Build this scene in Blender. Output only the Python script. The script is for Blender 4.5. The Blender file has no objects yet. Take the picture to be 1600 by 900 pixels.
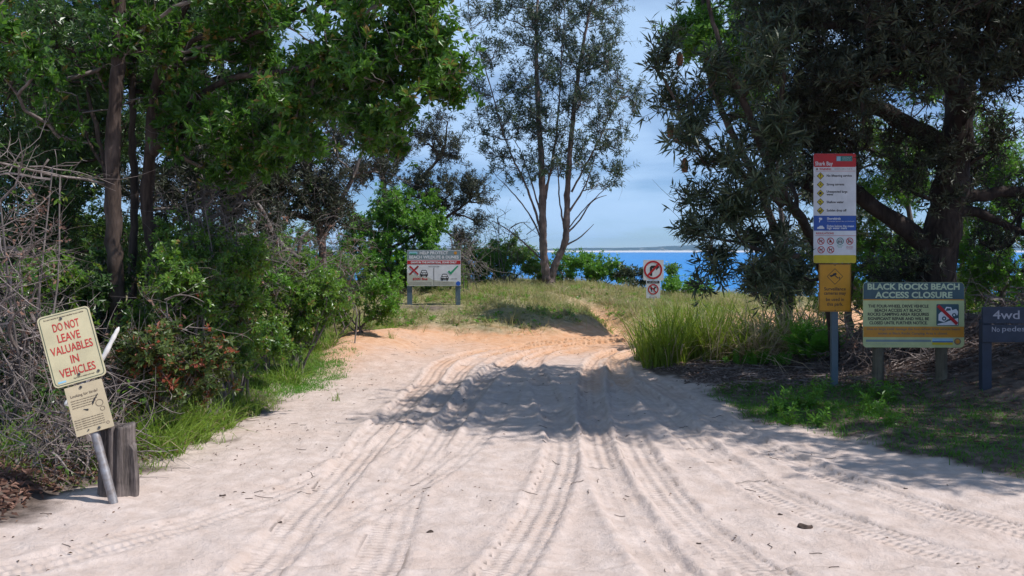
import bpy, math, random
import numpy as np
from mathutils import Vector, Matrix

# ------------------------------------------------------------------ camera, sky, sun, exposure
scene = bpy.context.scene
COL = scene.collection
R = math.radians
EYE = 1.65          # camera height over the sand
F = 1500.0          # focal length in pixels of the 1600 px wide photograph
HZ = 392.0          # horizon row of the photograph

cam_d = bpy.data.cameras.new("camera")
cam = bpy.data.objects.new("camera", cam_d)
COL.objects.link(cam)
cam.location = (0, 0, EYE)
cam.rotation_euler = (R(90), 0, 0)
cam_d.sensor_width = 36.0
cam_d.lens = 36.0 * F / 1600.0
cam_d.shift_y = (HZ - 450.0) / 1600.0
cam_d.clip_start = 0.05
cam_d.clip_end = 20000
scene.camera = cam

SUN_EL, SUN_AZ = R(57), R(102)      # azimuth clockwise from +Y (into the picture): the sun stands to the right
SUN_DIR = Vector((math.cos(SUN_EL) * math.sin(SUN_AZ), math.cos(SUN_EL) * math.cos(SUN_AZ), math.sin(SUN_EL)))
sun_d = bpy.data.lights.new("sun", 'SUN')
sun_d.energy = 4.8
sun_d.angle = R(0.5)
sun_d.color = (1.0, 0.965, 0.93)
sun = bpy.data.objects.new("sun", sun_d)
COL.objects.link(sun)
sun.rotation_euler = SUN_DIR.to_track_quat('Z', 'Y').to_euler()
sun.location = (20, 5, 30)

world = bpy.data.worlds.new("World")
scene.world = world
world.use_nodes = True
wn, wl = world.node_tree.nodes, world.node_tree.links
wn.clear()
w_out = wn.new('ShaderNodeOutputWorld')
w_bg = wn.new('ShaderNodeBackground')
w_bg.inputs['Strength'].default_value = 0.115
w_sky = wn.new('ShaderNodeTexSky')
w_sky.sky_type = 'NISHITA'
w_sky.sun_disc = False
w_sky.sun_elevation = SUN_EL
w_sky.sun_rotation = SUN_AZ
w_sky.air_density = 0.6
w_sky.dust_density = 0.0
w_sky.ozone_density = 8.0
# soft thin cloud in the sky dome
w_tc = wn.new('ShaderNodeTexCoord')
w_sep = wn.new('ShaderNodeSeparateXYZ')
wl.new(w_tc.outputs['Generated'], w_sep.inputs[0])
w_add = wn.new('ShaderNodeMath'); w_add.operation = 'ADD'; w_add.inputs[1].default_value = 0.16
w_max = wn.new('ShaderNodeMath'); w_max.operation = 'MAXIMUM'; w_max.inputs[1].default_value = 0.0
wl.new(w_sep.outputs['Z'], w_max.inputs[0]); wl.new(w_max.outputs[0], w_add.inputs[0])
w_dx = wn.new('ShaderNodeMath'); w_dx.operation = 'DIVIDE'
w_dy = wn.new('ShaderNodeMath'); w_dy.operation = 'DIVIDE'
wl.new(w_sep.outputs['X'], w_dx.inputs[0]); wl.new(w_add.outputs[0], w_dx.inputs[1])
wl.new(w_sep.outputs['Y'], w_dy.inputs[0]); wl.new(w_add.outputs[0], w_dy.inputs[1])
w_cmb = wn.new('ShaderNodeCombineXYZ')
wl.new(w_dx.outputs[0], w_cmb.inputs[0]); wl.new(w_dy.outputs[0], w_cmb.inputs[1])
w_cmb.inputs[2].default_value = 1.9
w_noise = wn.new('ShaderNodeTexNoise')
w_noise.inputs['Scale'].default_value = 0.9
w_noise.inputs['Detail'].default_value = 7
w_noise.inputs['Roughness'].default_value = 0.5
w_noise.inputs['Distortion'].default_value = 0.25
wl.new(w_cmb.outputs[0], w_noise.inputs['Vector'])
w_ramp = wn.new('ShaderNodeMapRange')
w_ramp.interpolation_type = 'SMOOTHERSTEP'
w_ramp.inputs['From Min'].default_value = 0.36
w_ramp.inputs['From Max'].default_value = 0.66
w_ramp.inputs['To Max'].default_value = 0.88
wl.new(w_noise.outputs['Fac'], w_ramp.inputs['Value'])
w_mix = wn.new('ShaderNodeMix'); w_mix.data_type = 'RGBA'
w_mix.inputs['B'].default_value = (4.7, 6.7, 9.5, 1)
wl.new(w_ramp.outputs[0], w_mix.inputs['Factor'])
wl.new(w_sky.outputs['Color'], w_mix.inputs['A'])
wl.new(w_mix.outputs['Result'], w_bg.inputs['Color'])
wl.new(w_bg.outputs[0], w_out.inputs['Surface'])

scene.view_settings.view_transform = 'Standard'
scene.view_settings.look = 'None'
scene.view_settings.exposure = -0.03
scene.view_settings.gamma = 1.0
scene.render.engine = 'CYCLES'
scene.cycles.max_bounces = 6
scene.cycles.diffuse_bounces = 3
scene.cycles.glossy_bounces = 2
scene.cycles.transmission_bounces = 3
scene.cycles.transparent_max_bounces = 4
scene.cycles.use_denoising = True

rng = np.random.default_rng(11)
random.seed(11)


# ------------------------------------------------------------------ helpers
def P(px, py, Y):
    """world point seen at a row and column of the photograph, Y metres out"""
    return np.array([(px - 800.0) / F * Y, Y, EYE - (py - HZ) / F * Y])


def nrm(a):
    return a / np.maximum(np.linalg.norm(a, axis=-1, keepdims=True), 1e-9)


def ss(a, b, x):
    t = np.clip((x - a) / (b - a), 0, 1)
    return t * t * (3 - 2 * t)


def _h(ix, iy, s):
    n = (ix.astype(np.int64) * 374761393 + iy.astype(np.int64) * 668265263 + s * 1442695041) & 0x7fffffff
    n = ((n ^ (n >> 13)) * 1274126177) & 0x7fffffff
    n = (n ^ (n >> 16)) & 0xffff
    return n / 65535.0


def vn(x, y, s=0):
    ix, iy = np.floor(x), np.floor(y)
    fx, fy = x - ix, y - iy
    fx, fy = fx * fx * (3 - 2 * fx), fy * fy * (3 - 2 * fy)
    a, b, c, d = _h(ix, iy, s), _h(ix + 1, iy, s), _h(ix, iy + 1, s), _h(ix + 1, iy + 1, s)
    return (a + (b - a) * fx) * (1 - fy) + (c + (d - c) * fx) * fy


def fbm(x, y, s=0, o=4):
    v, a, t = 0.0, 0.5, 0.0
    for k in range(o):
        v = v + a * vn(x * 2 ** k, y * 2 ** k, s + k * 17)
        t += a
        a *= 0.5
    return v / t


def mesh_np(name, verts, quads, mat, parent=None, smooth=False, tint=None, kind=None, tris=None, attrs=None):
    """one mesh object from numpy arrays"""
    verts = np.asarray(verts, np.float32).reshape(-1, 3)
    quads = np.zeros((0, 4), np.int32) if quads is None else np.asarray(quads, np.int32).reshape(-1, 4)
    tris = np.zeros((0, 3), np.int32) if tris is None else np.asarray(tris, np.int32).reshape(-1, 3)
    me = bpy.data.meshes.new(name)
    nq, nt = len(quads), len(tris)
    me.vertices.add(len(verts))
    me.vertices.foreach_set('co', verts.ravel())
    me.loops.add(nq * 4 + nt * 3)
    me.loops.foreach_set('vertex_index', np.concatenate([quads.ravel(), tris.ravel()]).astype(np.int32))
    me.polygons.add(nq + nt)
    starts = np.concatenate([np.arange(nq) * 4, nq * 4 + np.arange(nt) * 3]).astype(np.int32)
    me.polygons.foreach_set('loop_start', starts)
    me.polygons.foreach_set('use_smooth', np.full(nq + nt, bool(smooth)))
    me.update(calc_edges=True)
    if tint is not None:
        a = me.attributes.new('tint', 'FLOAT', 'POINT')
        a.data.foreach_set('value', np.asarray(tint, np.float32))
    for k, v in (attrs or {}).items():
        a = me.attributes.new(k, 'FLOAT', 'POINT')
        a.data.foreach_set('value', np.asarray(v, np.float32))
    if mat:
        me.materials.append(mat)
    o = bpy.data.objects.new(name, me)
    COL.objects.link(o)
    if parent:
        o.parent = parent
    if kind:
        o['kind'] = kind
    return o


def tag(o, label=None, cat=None, group=None, kind=None):
    if label: o['label'] = label
    if cat: o['category'] = cat
    if group: o['group'] = group
    if kind: o['kind'] = kind
    return o


def thing(name, label, cat, loc, group=None):
    o = bpy.data.objects.new(name, None)
    o.empty_display_size = 0.2
    COL.objects.link(o)
    o.location = [float(v) for v in loc]
    return tag(o, label, cat, group)


def tubes(paths, radii, S=5, cap=True):
    """paths (N,K,3), radii (N,K) -> verts, quads of N tubes"""
    paths = np.asarray(paths, float); radii = np.asarray(radii, float)
    N, K, _ = paths.shape
    t = np.gradient(paths, axis=1)
    t = nrm(t)
    ref = np.where(np.abs(t[:, :1, 2:3]) > 0.85, np.array([1.0, 0.1, 0]), np.array([0.05, 0.1, 1.0]))
    a = nrm(np.cross(t, np.broadcast_to(ref, t.shape)))
    b = np.cross(t, a)
    ang = np.arange(S) * 2 * np.pi / S
    ring = (a[:, :, None, :] * np.cos(ang)[None, None, :, None] + b[:, :, None, :] * np.sin(ang)[None, None, :, None])
    v = paths[:, :, None, :] + ring * radii[:, :, None, None]
    idx = np.arange(N * K * S).reshape(N, K, S)
    q = np.stack([idx[:, :-1, :], np.roll(idx, -1, 2)[:, :-1, :], np.roll(idx, -1, 2)[:, 1:, :], idx[:, 1:, :]], -1)
    return v.reshape(-1, 3), q.reshape(-1, 4)


def merge(parts):
    V, Q, T, n = [], [], [], 0
    for p in parts:
        V.append(p[0]); Q.append(p[1] + n)
        T.append(p[2] if len(p) > 2 else np.zeros(len(p[0])))
        n += len(p[0])
    return np.concatenate(V), np.concatenate(Q), np.concatenate(T)


def leaf_mesh(base, d, L, W, face, fold=0.12):
    """kite leaves: base (M,3), direction d (M,3), length L (M), width W (M), facing vectors (M,3)"""
    d = nrm(d)
    w = nrm(np.cross(d, face))
    n = np.cross(w, d)
    m = base + d * (L * 0.48)[:, None]
    tip = base + d * L[:, None] - n * (L * 0.10)[:, None]
    up = n * (W * fold)[:, None]
    v = np.stack([base, m + w * (W * 0.5)[:, None] + up, tip, m - w * (W * 0.5)[:, None] + up], 1).reshape(-1, 3)
    q = np.arange(len(base) * 4).reshape(-1, 4)
    return v, q


def rosettes(c, ax, n, L, W, spread=(35, 95), g=rng):
    """n leaves round each centre, leaning off the axis"""
    M = len(c)
    ax = nrm(ax)
    ref = np.where(np.abs(ax[:, 2:3]) > 0.9, np.array([1.0, 0, 0]), np.array([0, 0, 1.0]))
    a = nrm(np.cross(ax, ref)); b = np.cross(ax, a)
    ph = (np.arange(n) * 2.399)[None, :] + g.uniform(0, 6.28, (M, 1)) + g.normal(0, .25, (M, n))
    sp = np.radians(g.uniform(spread[0], spread[1], (M, n)))
    rad = a[:, None, :] * np.cos(ph)[..., None] + b[:, None, :] * np.sin(ph)[..., None]
    d = ax[:, None, :] * np.cos(sp)[..., None] + rad * np.sin(sp)[..., None]
    base = c[:, None, :] - ax[:, None, :] * g.uniform(0, L * 0.7, (M, n))[..., None] + rad * 0.004
    face = ax[:, None, :] - d * np.sum(ax[:, None, :] * d, -1, keepdims=True) + g.normal(0, .2, (M, n, 3))
    LL = L * g.uniform(.6, 1.15, (M, n)) * g.uniform(.7, 1.15, (M, 1)); WW = W * g.uniform(.7, 1.15, (M, n)) * g.uniform(.75, 1.1, (M, 1))
    kp = (g.uniform(0, 1, (M, n)) < g.uniform(.5, 1.0, (M, 1))).ravel()
    face = face + g.normal(0, .25, (M, n, 3))
    v, q = leaf_mesh(base.reshape(-1, 3)[kp], d.reshape(-1, 3)[kp], LL.ravel()[kp], WW.ravel()[kp], face.reshape(-1, 3)[kp])
    tint = np.repeat(np.clip(g.normal(.5, .24, M)[:, None] + g.normal(0, .18, (M, n)), 0, 1).ravel()[kp], 4)
    return v, q, tint


def cr(pts, n):
    """Catmull-Rom through points, n samples in all"""
    p = np.asarray(pts, float)
    p = np.vstack([2 * p[0] - p[1], p, 2 * p[-1] - p[-2]])
    m = len(p) - 3
    u = np.linspace(0, m - 1e-6, n)
    i = u.astype(int); t = (u - i)[:, None]
    a, b, c, d = p[i], p[i + 1], p[i + 2], p[i + 3]
    return .5 * (2 * b + (c - a) * t + (2 * a - 5 * b + 4 * c - d) * t ** 2 + (3 * b - a - 3 * c + d) * t ** 3)


# ------------------------------------------------------------------ materials
def new_mat(name):
    m = bpy.data.materials.new(name)
    m.use_nodes = True
    nt = m.node_tree
    b = nt.nodes['Principled BSDF']
    return m, nt, b


def mixc(nt, fac, a, b):
    n = nt.nodes.new('ShaderNodeMix'); n.data_type = 'RGBA'
    for sock, v in (('Factor', fac), ('A', a), ('B', b)):
        if isinstance(v, (tuple, list)):
            n.inputs[sock].default_value = (*v, 1) if len(v) == 3 else v
        elif isinstance(v, (int, float)):
            n.inputs[sock].default_value = v
        else:
            nt.links.new(v, n.inputs[sock])
    return n.outputs['Result']


def noise(nt, scale, detail=4, rough=.55, vec=None, dist=0):
    n = nt.nodes.new('ShaderNodeTexNoise')
    n.inputs['Scale'].default_value = scale
    n.inputs['Detail'].default_value = detail
    n.inputs['Roughness'].default_value = rough
    n.inputs['Distortion'].default_value = dist
    if vec is not None: nt.links.new(vec, n.inputs['Vector'])
    return n.outputs['Fac']


def rng_map(nt, v, a, b, c=0.0, d=1.0):
    n = nt.nodes.new('ShaderNodeMapRange')
    n.inputs['From Min'].default_value = a; n.inputs['From Max'].default_value = b
    n.inputs['To Min'].default_value = c; n.inputs['To Max'].default_value = d
    nt.links.new(v, n.inputs['Value'])
    return n.outputs[0]


def math_n(nt, op, a, b=None):
    n = nt.nodes.new('ShaderNodeMath'); n.operation = op
    for i, v in enumerate((a, b)):
        if v is None: continue
        if isinstance(v, (int, float)): n.inputs[i].default_value = v
        else: nt.links.new(v, n.inputs[i])
    return n.outputs[0]


def obj_vec(nt, scale=(1, 1, 1)):
    tc = nt.nodes.new('ShaderNodeTexCoord')
    mp = nt.nodes.new('ShaderNodeMapping')
    mp.inputs['Scale'].default_value = scale
    nt.links.new(tc.outputs['Object'], mp.inputs['Vector'])
    return mp.outputs[0]


def bump(nt, b, h, strength=.5, dist=.01):
    n = nt.nodes.new('ShaderNodeBump')
    n.inputs['Strength'].default_value = strength
    n.inputs['Distance'].default_value = dist
    nt.links.new(h, n.inputs['Height'])
    nt.links.new(n.outputs[0], b.inputs['Normal'])


def attr(nt, name):
    n = nt.nodes.new('ShaderNodeAttribute'); n.attribute_name = name
    return n.outputs['Fac']


def leaf_mat(name, c0, c1, rough=.4, trans=.25, spec=.5, tcol=None, few=None):
    m, nt, b = new_mat(name)
    col = mixc(nt, attr(nt, 'tint'), c0, c1)
    if few: col = mixc(nt, rng_map(nt, attr(nt, 'tint'), few[0], few[0] + .06), col, few[1])
    nt.links.new(col, b.inputs['Base Color'])
    b.inputs['Roughness'].default_value = rough
    b.inputs['Specular IOR Level'].default_value = spec
    if trans > 0:
        tr = nt.nodes.new('ShaderNodeBsdfTranslucent')
        tr.inputs['Color'].default_value = (*(tcol or tuple(min(1, x * 1.7) for x in c1)), 1)
        mx = nt.nodes.new('ShaderNodeMixShader')
        mx.inputs[0].default_value = trans
        nt.links.new(b.outputs[0], mx.inputs[1]); nt.links.new(tr.outputs[0], mx.inputs[2])
        nt.links.new(mx.outputs[0], nt.nodes['Material Output'].inputs['Surface'])
    return m


def bark_mat(name, c0, c1, scale=9.0, stretch=.18, bs=.8):
    m, nt, b = new_mat(name)
    v = obj_vec(nt, (1, 1, stretch))
    n1 = noise(nt, scale * 2.2, 6, .65, v, .4)
    n2 = noise(nt, scale * .35, 3, .5, obj_vec(nt))
    col = mixc(nt, rng_map(nt, n1, .35, .66), c0, c1)
    col = mixc(nt, rng_map(nt, n2, .5, .72, 0, .55), col, tuple(min(1, x * 1.7 + .02) for x in c1))
    nt.links.new(col, b.inputs['Base Color'])
    b.inputs['Roughness'].default_value = .85
    b.inputs['Specular IOR Level'].default_value = .25
    bump(nt, b, n1, bs, .02)
    return m


def plain_mat(name, c0, c1, scale=20, rough=.6, metal=0.0, bs=0.0, spec=.5):
    m, nt, b = new_mat(name)
    n = noise(nt, scale, 5, .6, obj_vec(nt))
    nt.links.new(mixc(nt, rng_map(nt, n, .35, .65), c0, c1), b.inputs['Base Color'])
    b.inputs['Roughness'].default_value = rough
    b.inputs['Metallic'].default_value = metal
    b.inputs['Specular IOR Level'].default_value = spec
    if bs: bump(nt, b, n, bs, .004)
    return m


def paint(name, c, rough=.45):
    m, nt, b = new_mat(name)
    n = noise(nt, 7, 5, .6, obj_vec(nt))
    st_ = noise(nt, 3.0, 5, .65, obj_vec(nt, (6, 6, .8)))
    col = mixc(nt, rng_map(nt, n, .35, .65), tuple(x * .84 for x in c), c)
    col = mixc(nt, rng_map(nt, st_, .56, .76, 0, .28), col, tuple(.10 + x * .45 for x in c))
    nt.links.new(col, b.inputs['Base Color'])
    b.inputs['Roughness'].default_value = rough
    b.inputs['Specular IOR Level'].default_value = .4
    bump(nt, b, noise(nt, 3.5, 2, .5, obj_vec(nt)), .10, .03)
    return m


M = {}
M['leaf_broad'] = leaf_mat('glossy_broad_leaf', (.014, .050, .008), (.105, .235, .024), .36, .32, .45, None, (.92, (.22, .12, .035)))
M['leaf_shade'] = leaf_mat('shaded_broad_leaf', (.020, .055, .012), (.075, .15, .028), .36, .25, .55)  # broad leaf with shade put into its colour, for plants deep in the thicket
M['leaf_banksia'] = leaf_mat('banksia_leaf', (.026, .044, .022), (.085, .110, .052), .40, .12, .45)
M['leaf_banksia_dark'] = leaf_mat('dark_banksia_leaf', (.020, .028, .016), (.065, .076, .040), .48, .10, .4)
M['leaf_coast'] = leaf_mat('coast_tree_leaf', (.038, .068, .036), (.10, .14, .070), .42, .15, .4)
M['leaf_bright'] = leaf_mat('bright_shrub_leaf', (.042, .14, .012), (.15, .32, .028), .36, .32, .5)
M['leaf_lime'] = leaf_mat('lime_leaf', (.060, .15, .014), (.14, .28, .03), .4, .32, .4)
M['leaf_mixed'] = leaf_mat('mixed_shrub_leaf', (.028, .095, .012), (.16, .28, .030), .36, .32, .55, None, (.93, (.20, .13, .04)))
M['leaf_rusty'] = leaf_mat('rusty_shrub_leaf', (.035, .075, .016), (.12, .15, .03), .45, .2, .4, None, (.76, (.24, .05, .025)))
M['leaf_dead'] = leaf_mat('dead_leaf', (.11, .055, .036), (.31, .18, .135), .7, .1, .2)
M['grass'] = leaf_mat('green_grass', (.075, .16, .020), (.23, .34, .045), .5, .32, .35)
M['grass_dune'] = leaf_mat('dune_grass', (.13, .17, .05), (.40, .35, .16), .6, .3, .25)
M['grass_tall'] = leaf_mat('tall_green_grass', (.055, .115, .014), (.25, .33, .035), .42, .3, .4)
M['grass_dry'] = leaf_mat('dry_reed', (.22, .16, .085), (.52, .42, .28), .6, .3, .3)
M['fern'] = leaf_mat('fern', (.05, .15, .014), (.11, .27, .025), .5, .35, .3)
M['bark'] = bark_mat('rough_brown_bark', (.030, .020, .016), (.098, .068, .054), 9)
M['bark_pink'] = bark_mat('pinkish_bark', (.10, .070, .062), (.26, .19, .17), 8)
M['bark_dark'] = bark_mat('dark_bark', (.030, .022, .018), (.085, .062, .05), 8)
M['bark_black'] = bark_mat('blackish_bark', (.016, .011, .009), (.055, .040, .033), 8)
M['bark_grey'] = bark_mat('grey_twig_bark', (.10, .085, .080), (.24, .205, .19), 14)
M['twig_dry'] = plain_mat('dry_twig', (.095, .072, .062), (.31, .255, .235), 6, .8)
M['white_wood'] = plain_mat('bleached_wood', (.62, .58, .54), (.82, .79, .76), 12, .7, bs=.3)
M['timber'] = bark_mat('weathered_timber', (.042, .035, .033), (.20, .165, .15), 16, .08, 1.0)
M['litter_grey'] = leaf_mat('grey_leaf_litter', (.085, .062, .052), (.34, .265, .235), .8, .1, .2)
M['cone'] = plain_mat('banksia_cone', (.08, .035, .02), (.24, .12, .06), 60, .9, bs=.8)


# ------------------------------------------------------------------ terrain
ROAD = np.array([(-40, 4.0), (-6, 5.2), (-3.15, 5.75), (-2.75, 7.1), (-2.62, 8.3), (-2.65, 10), (-2.62, 12.5), (-2.9, 15), (-3.0, 17), (-2.1, 18.1),
                 (-0.5, 18.0), (0.9, 18.3), (1.9, 19.3), (3.0, 20.4), (6, 23), (11, 28), (14, 26), (8, 19.4), (4, 17), (2.6, 16.3), (2.0, 15), (1.8, 13.2),
                 (2.25, 11.9), (2.45, 9.6), (3.15, 8), (3.75, 6.75), (4.8, 5.9), (8, 5.2), (40, 4.0), (40, -30), (-40, -30)], float)


def road_sd(x, y):
    """signed distance to the sand road's outline, negative on the sand"""
    d = np.full(x.shape, 1e9)
    inside = np.zeros(x.shape, bool)
    n = len(ROAD)
    for i in range(n):
        ax, ay = ROAD[i]; bx, by = ROAD[(i + 1) % n]
        ex, ey = bx - ax, by - ay
        t = np.clip(((x - ax) * ex + (y - ay) * ey) / (ex * ex + ey * ey), 0, 1)
        d = np.minimum(d, (x - ax - t * ex) ** 2 + (y - ay - t * ey) ** 2)
        c = ((ay > y) != (by > y))
        with np.errstate(divide='ignore', invalid='ignore'):
            xi = ax + (y - ay) * ex / (ey if ey else 1e-9)
        inside ^= c & (x < xi)
    d = np.sqrt(d)
    return np.where(inside, -d, d)


def base_h(x, y, sd=None):
    x = np.asarray(x, float); y = np.asarray(y, float)
    if sd is None: sd = road_sd(x, y)
    s = sd + (fbm(x * 1.3, y * 1.3, 5) - .5) * .5
    back = ss(15.8, 18, y)
    left = (1 - back) * ss(0.5, -1.5, x)
    right = (1 - back) * (1 - ss(0.5, -1.5, x))
    dune_a = .52 - .34 * ss(1.8, 5.5, x) - .18 * ss(6, 9, x)
    h = left * (.10 * ss(0, .5, s) + .35 * ss(.3, 4, s))
    h = h + right * (.07 * ss(0, .6, s) + .75 * ss(1.2, 5.5, s))
    h = h + back * (dune_a * ss(-.1, 5.2, s) + .24 * ss(-.2, 1.2, s) * (1 - .4 * ss(1.5, 4, s)))
    # wash-out gully through the dune
    gx = 2.05 + (y - 19) * .02 - (y - 21.5) * .16
    h = h - .30 * np.exp(-((x - gx) / .40) ** 2) * ss(18.9, 19.8, y) * ss(24.5, 21.5, y)
    # sandy shoulder left of the climbing track, sand heaped round the stump
    h = h + .24 * ss(-1.0, -2.5, x + .25 * np.sin(y * .9)) * ss(11.5, 15.5, y) * ss(.6, -.3, sd) * ss(19.5, 18.3, y)
    h = h + .025 * np.exp(-((x + 2.68) ** 2 + (y - 6.5) ** 2) / .06)
    # road dropping towards the beach
    h = h - .05 * np.clip(x - 3, 0, 12) * back * ss(.6, -.6, sd)
    # dune falls to the beach
    h = h - 4.4 * ss(30.5, 46, y)
    h = h + (fbm(x * .35, y * .35, 3) - .5) * .16 * ss(0.2, 2.5, np.abs(sd)) * (y > 5) + (fbm(x * .9, y * .9, 4) - .5) * .22 * back * ss(.6, 2.5, sd)

    h = h + (fbm(x * 2.2, y * 2.2, 9) - .5) * .07 * ss(0, .8, sd)
    return h


# tyre tracks: centre lines of single wheel ruts on the sand (x, y)
WHEELS = [
    ([(-.78, 3.2), (-.72, 4.9), (-.74, 6.9), (-.62, 9.2), (-.35, 12), (.1, 14.6), (1.0, 16.8), (2.8, 18.1)], 1.0),
    ([(.80, 3.2), (.82, 4.9), (.72, 6.7), (.76, 8.6), (.97, 11.9), (1.25, 14.2), (1.8, 16), (3.2, 17.4)], 1.2),
    ([(-.22, 3.2), (-.05, 4.9), (.25, 6.6), (.45, 8.6), (.35, 11.9), (.3, 14.2), (.9, 16.5), (2.8, 18.0)], .8),
    ([(1.5, 3.2), (1.30, 4.9), (1.1, 6.2), (1.05, 8), (1.2, 10.5), (1.45, 12.9), (1.75, 15), (3.0, 16.9)], .8),
    ([(-4.5, 3.6), (-2.4, 5.2), (-1.45, 6.9), (-.95, 9.2), (-.75, 12), (-.5, 14.5), (.4, 16.8), (2.4, 18.3)], .7),
    ([(-5, 2.6), (-1.9, 4.4), (-1.05, 5.9), (-.45, 7.9), (-.1, 10.4), (.1, 12.5), (.5, 14.6), (1.4, 16.6)], .4),
    ([(4.8, 3.0), (2.9, 4.7), (2.0, 6.1), (1.65, 7.8), (1.55, 10.0), (1.45, 12.5), (1.6, 14.8), (2.9, 17.2)], .7),
    ([(5.5, 4.4), (3.4, 5.4), (2.55, 6.6), (2.1, 8.3), (1.9, 10.5), (1.7, 12.8)], .6),
    ([(-1.35, 3.2), (-1.32, 4.9), (-1.28, 6.9), (-1.2, 9.3), (-1.05, 12), (-.9, 14.3), (-.2, 16.6), (2.0, 18.6)], .75),
]


def sand_h(x, y, sd):
    """ruts and unevenness of the sand; also track coordinates for the tread"""
    dh = np.zeros(x.shape); tu = np.zeros(x.shape); tv = np.zeros(x.shape); tm = np.zeros(x.shape)
    dh += (fbm(x * .9, y * .9, 21, 3) - .5) * .05
    dh += (fbm(x * 3.1, y * 2.0, 22, 3) - .5) * .05
    dh += (fbm(x * 9, y * 8, 25, 3) - .5) * .016 + (fbm(x * 24, y * 20, 26, 2) - .5) * .009
    far = ss(7.0, 9.5, y)
    for k, (pl, depth) in enumerate(WHEELS):
        c = cr(pl, 90)
        lo, hi = c.min(0) - .5, c.max(0) + .5
        sel = (x > lo[0]) & (x < hi[0]) & (y > lo[1]) & (y < hi[1])
        if not sel.any(): continue
        xs, ys = x[sel], y[sel]
        best = np.full(xs.shape, 1e9); u = np.zeros(xs.shape); v = np.zeros(xs.shape)
        acc = 0.0
        for i in range(len(c) - 1):
            ex, ey = c[i + 1] - c[i]
            L = math.hypot(ex, ey)
            t = np.clip(((xs - c[i, 0]) * ex + (ys - c[i, 1]) * ey) / (L * L), 0, 1)
            dx, dy = xs - c[i, 0] - t * ex, ys - c[i, 1] - t * ey
            d = np.hypot(dx, dy)
            m = d < best
            best = np.where(m, d, best)
            u = np.where(m, (dx * ey - dy * ex) / L, u)
            v = np.where(m, acc + t * L, v)
            acc += L
        wob = (vn(v * .8, v * 0 + k, 31) - .5) * .05
        best = np.abs(u + wob) if False else best
        w = .13
        fade = .45 + .9 * vn(v * .45, v * 0 + k * 3.1, 33)
        prof = -ss(w + .03, w - .03, best) + .7 * np.exp(-((best - w - .045) / .04) ** 2) + .22 * np.cos(u / w * 9.4) * (best < w)
        rough = 1 + 1.8 * (vn(xs * 14, ys * 14, 40 + k) - .5) * (best > w * .8)
        dd = dh[sel]
        a = ss(.30, .10, best) * .55
        dd = dd * (1 - a * .5) + prof * rough * depth * fade * (.022 + .014 * far[sel])
        dh[sel] = dd
        onto = (best < w + .02) & (vn(v * .5, v * 0 + k * 1.7, 51) > .22)
        mk = ss(w + .01, w - .02, best)
        tu_s, tv_s, tm_s = tu[sel], tv[sel], tm[sel]
        tu[sel] = np.where(onto, u / w, tu_s); tv[sel] = np.where(onto, v, tv_s); tm[sel] = np.where(onto, mk * min(1, depth + .2), tm_s * (best > w + .06))
    on = ss(.35, -.35, sd)
    return dh * on, tu, tv, tm * on


def geo_axis(a, b, step0, ratio_at, lo_far, hi_far):
    pass


xs_in = np.arange(-4.6, 5.6, .024)
grow = .03 * 1.09 ** np.arange(1, 200)
gx = np.cumsum(grow); gx = gx[gx < 900]
xs = np.concatenate([-4.6 - gx[::-1], xs_in, xs_in[-1] + gx])
ys_in = [3.4]
while ys_in[-1] < 20.5: ys_in.append(ys_in[-1] + max(.016, .0042 * ys_in[-1]))
while ys_in[-1] < 34: ys_in.append(ys_in[-1] + .13)
ys_in = np.array(ys_in)
gy = np.cumsum(.16 * 1.13 ** np.arange(60)); gy = gy[gy < 160]
gb = np.cumsum(.05 * 1.2 ** np.arange(60)); gb = gb[gb < 120]
ys = np.concatenate([3.4 - gb[::-1], ys_in, 34 + gy])
GX, GY = np.meshgrid(xs, ys)
SD = road_sd(GX, GY)
H0 = base_h(GX, GY, SD)
DH, TU, TV, TM = sand_h(GX, GY, SD)
HH = H0 + DH
nx, ny = len(xs), len(ys)
idx = np.arange(nx * ny).reshape(ny, nx)
gq = np.stack([idx[:-1, :-1], idx[:-1, 1:], idx[1:, 1:], idx[1:, :-1]], -1).reshape(-1, 4)
edge_n = (fbm(GX * 2.5, GY * 2.5, 61) - .5) * .9 + (fbm(GX * 9, GY * 9, 62) - .5) * .35
sandy = ss(.18, -.12, SD + edge_n * .8)
gully = np.exp(-((GX - (2.05 + (GY - 19) * .02 - (GY - 21.5) * .16)) / .48) ** 2) * ss(17.6, 18.6, GY) * ss(24.0, 22, GY)
bank = ss(.8, .0, SD + edge_n * .9) * ss(16.8, 17.8, GY)
sandy = np.clip(np.maximum(sandy, np.maximum(gully * .9, bank)), 0, 1)
patch = ss(.9, .2, np.hypot((GX + 1.9) / 1.0, (GY - 20.6) / .7))
beach = ss(34, 38, GY)
sandy = np.clip(np.maximum(sandy, beach), 0, 1)
orange = ss(10.5, 18.5, GY + (fbm(GX * .8, GY * .5, 66) - .5) * 6 + 1.5 * np.clip(TM, 0, 1)) * (1 - beach)
dune = ss(17, 19, GY) * (1 - patch)
lit = ss(.2, .7, fbm(GX * 1.6, GY * 1.6, 71))

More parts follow.
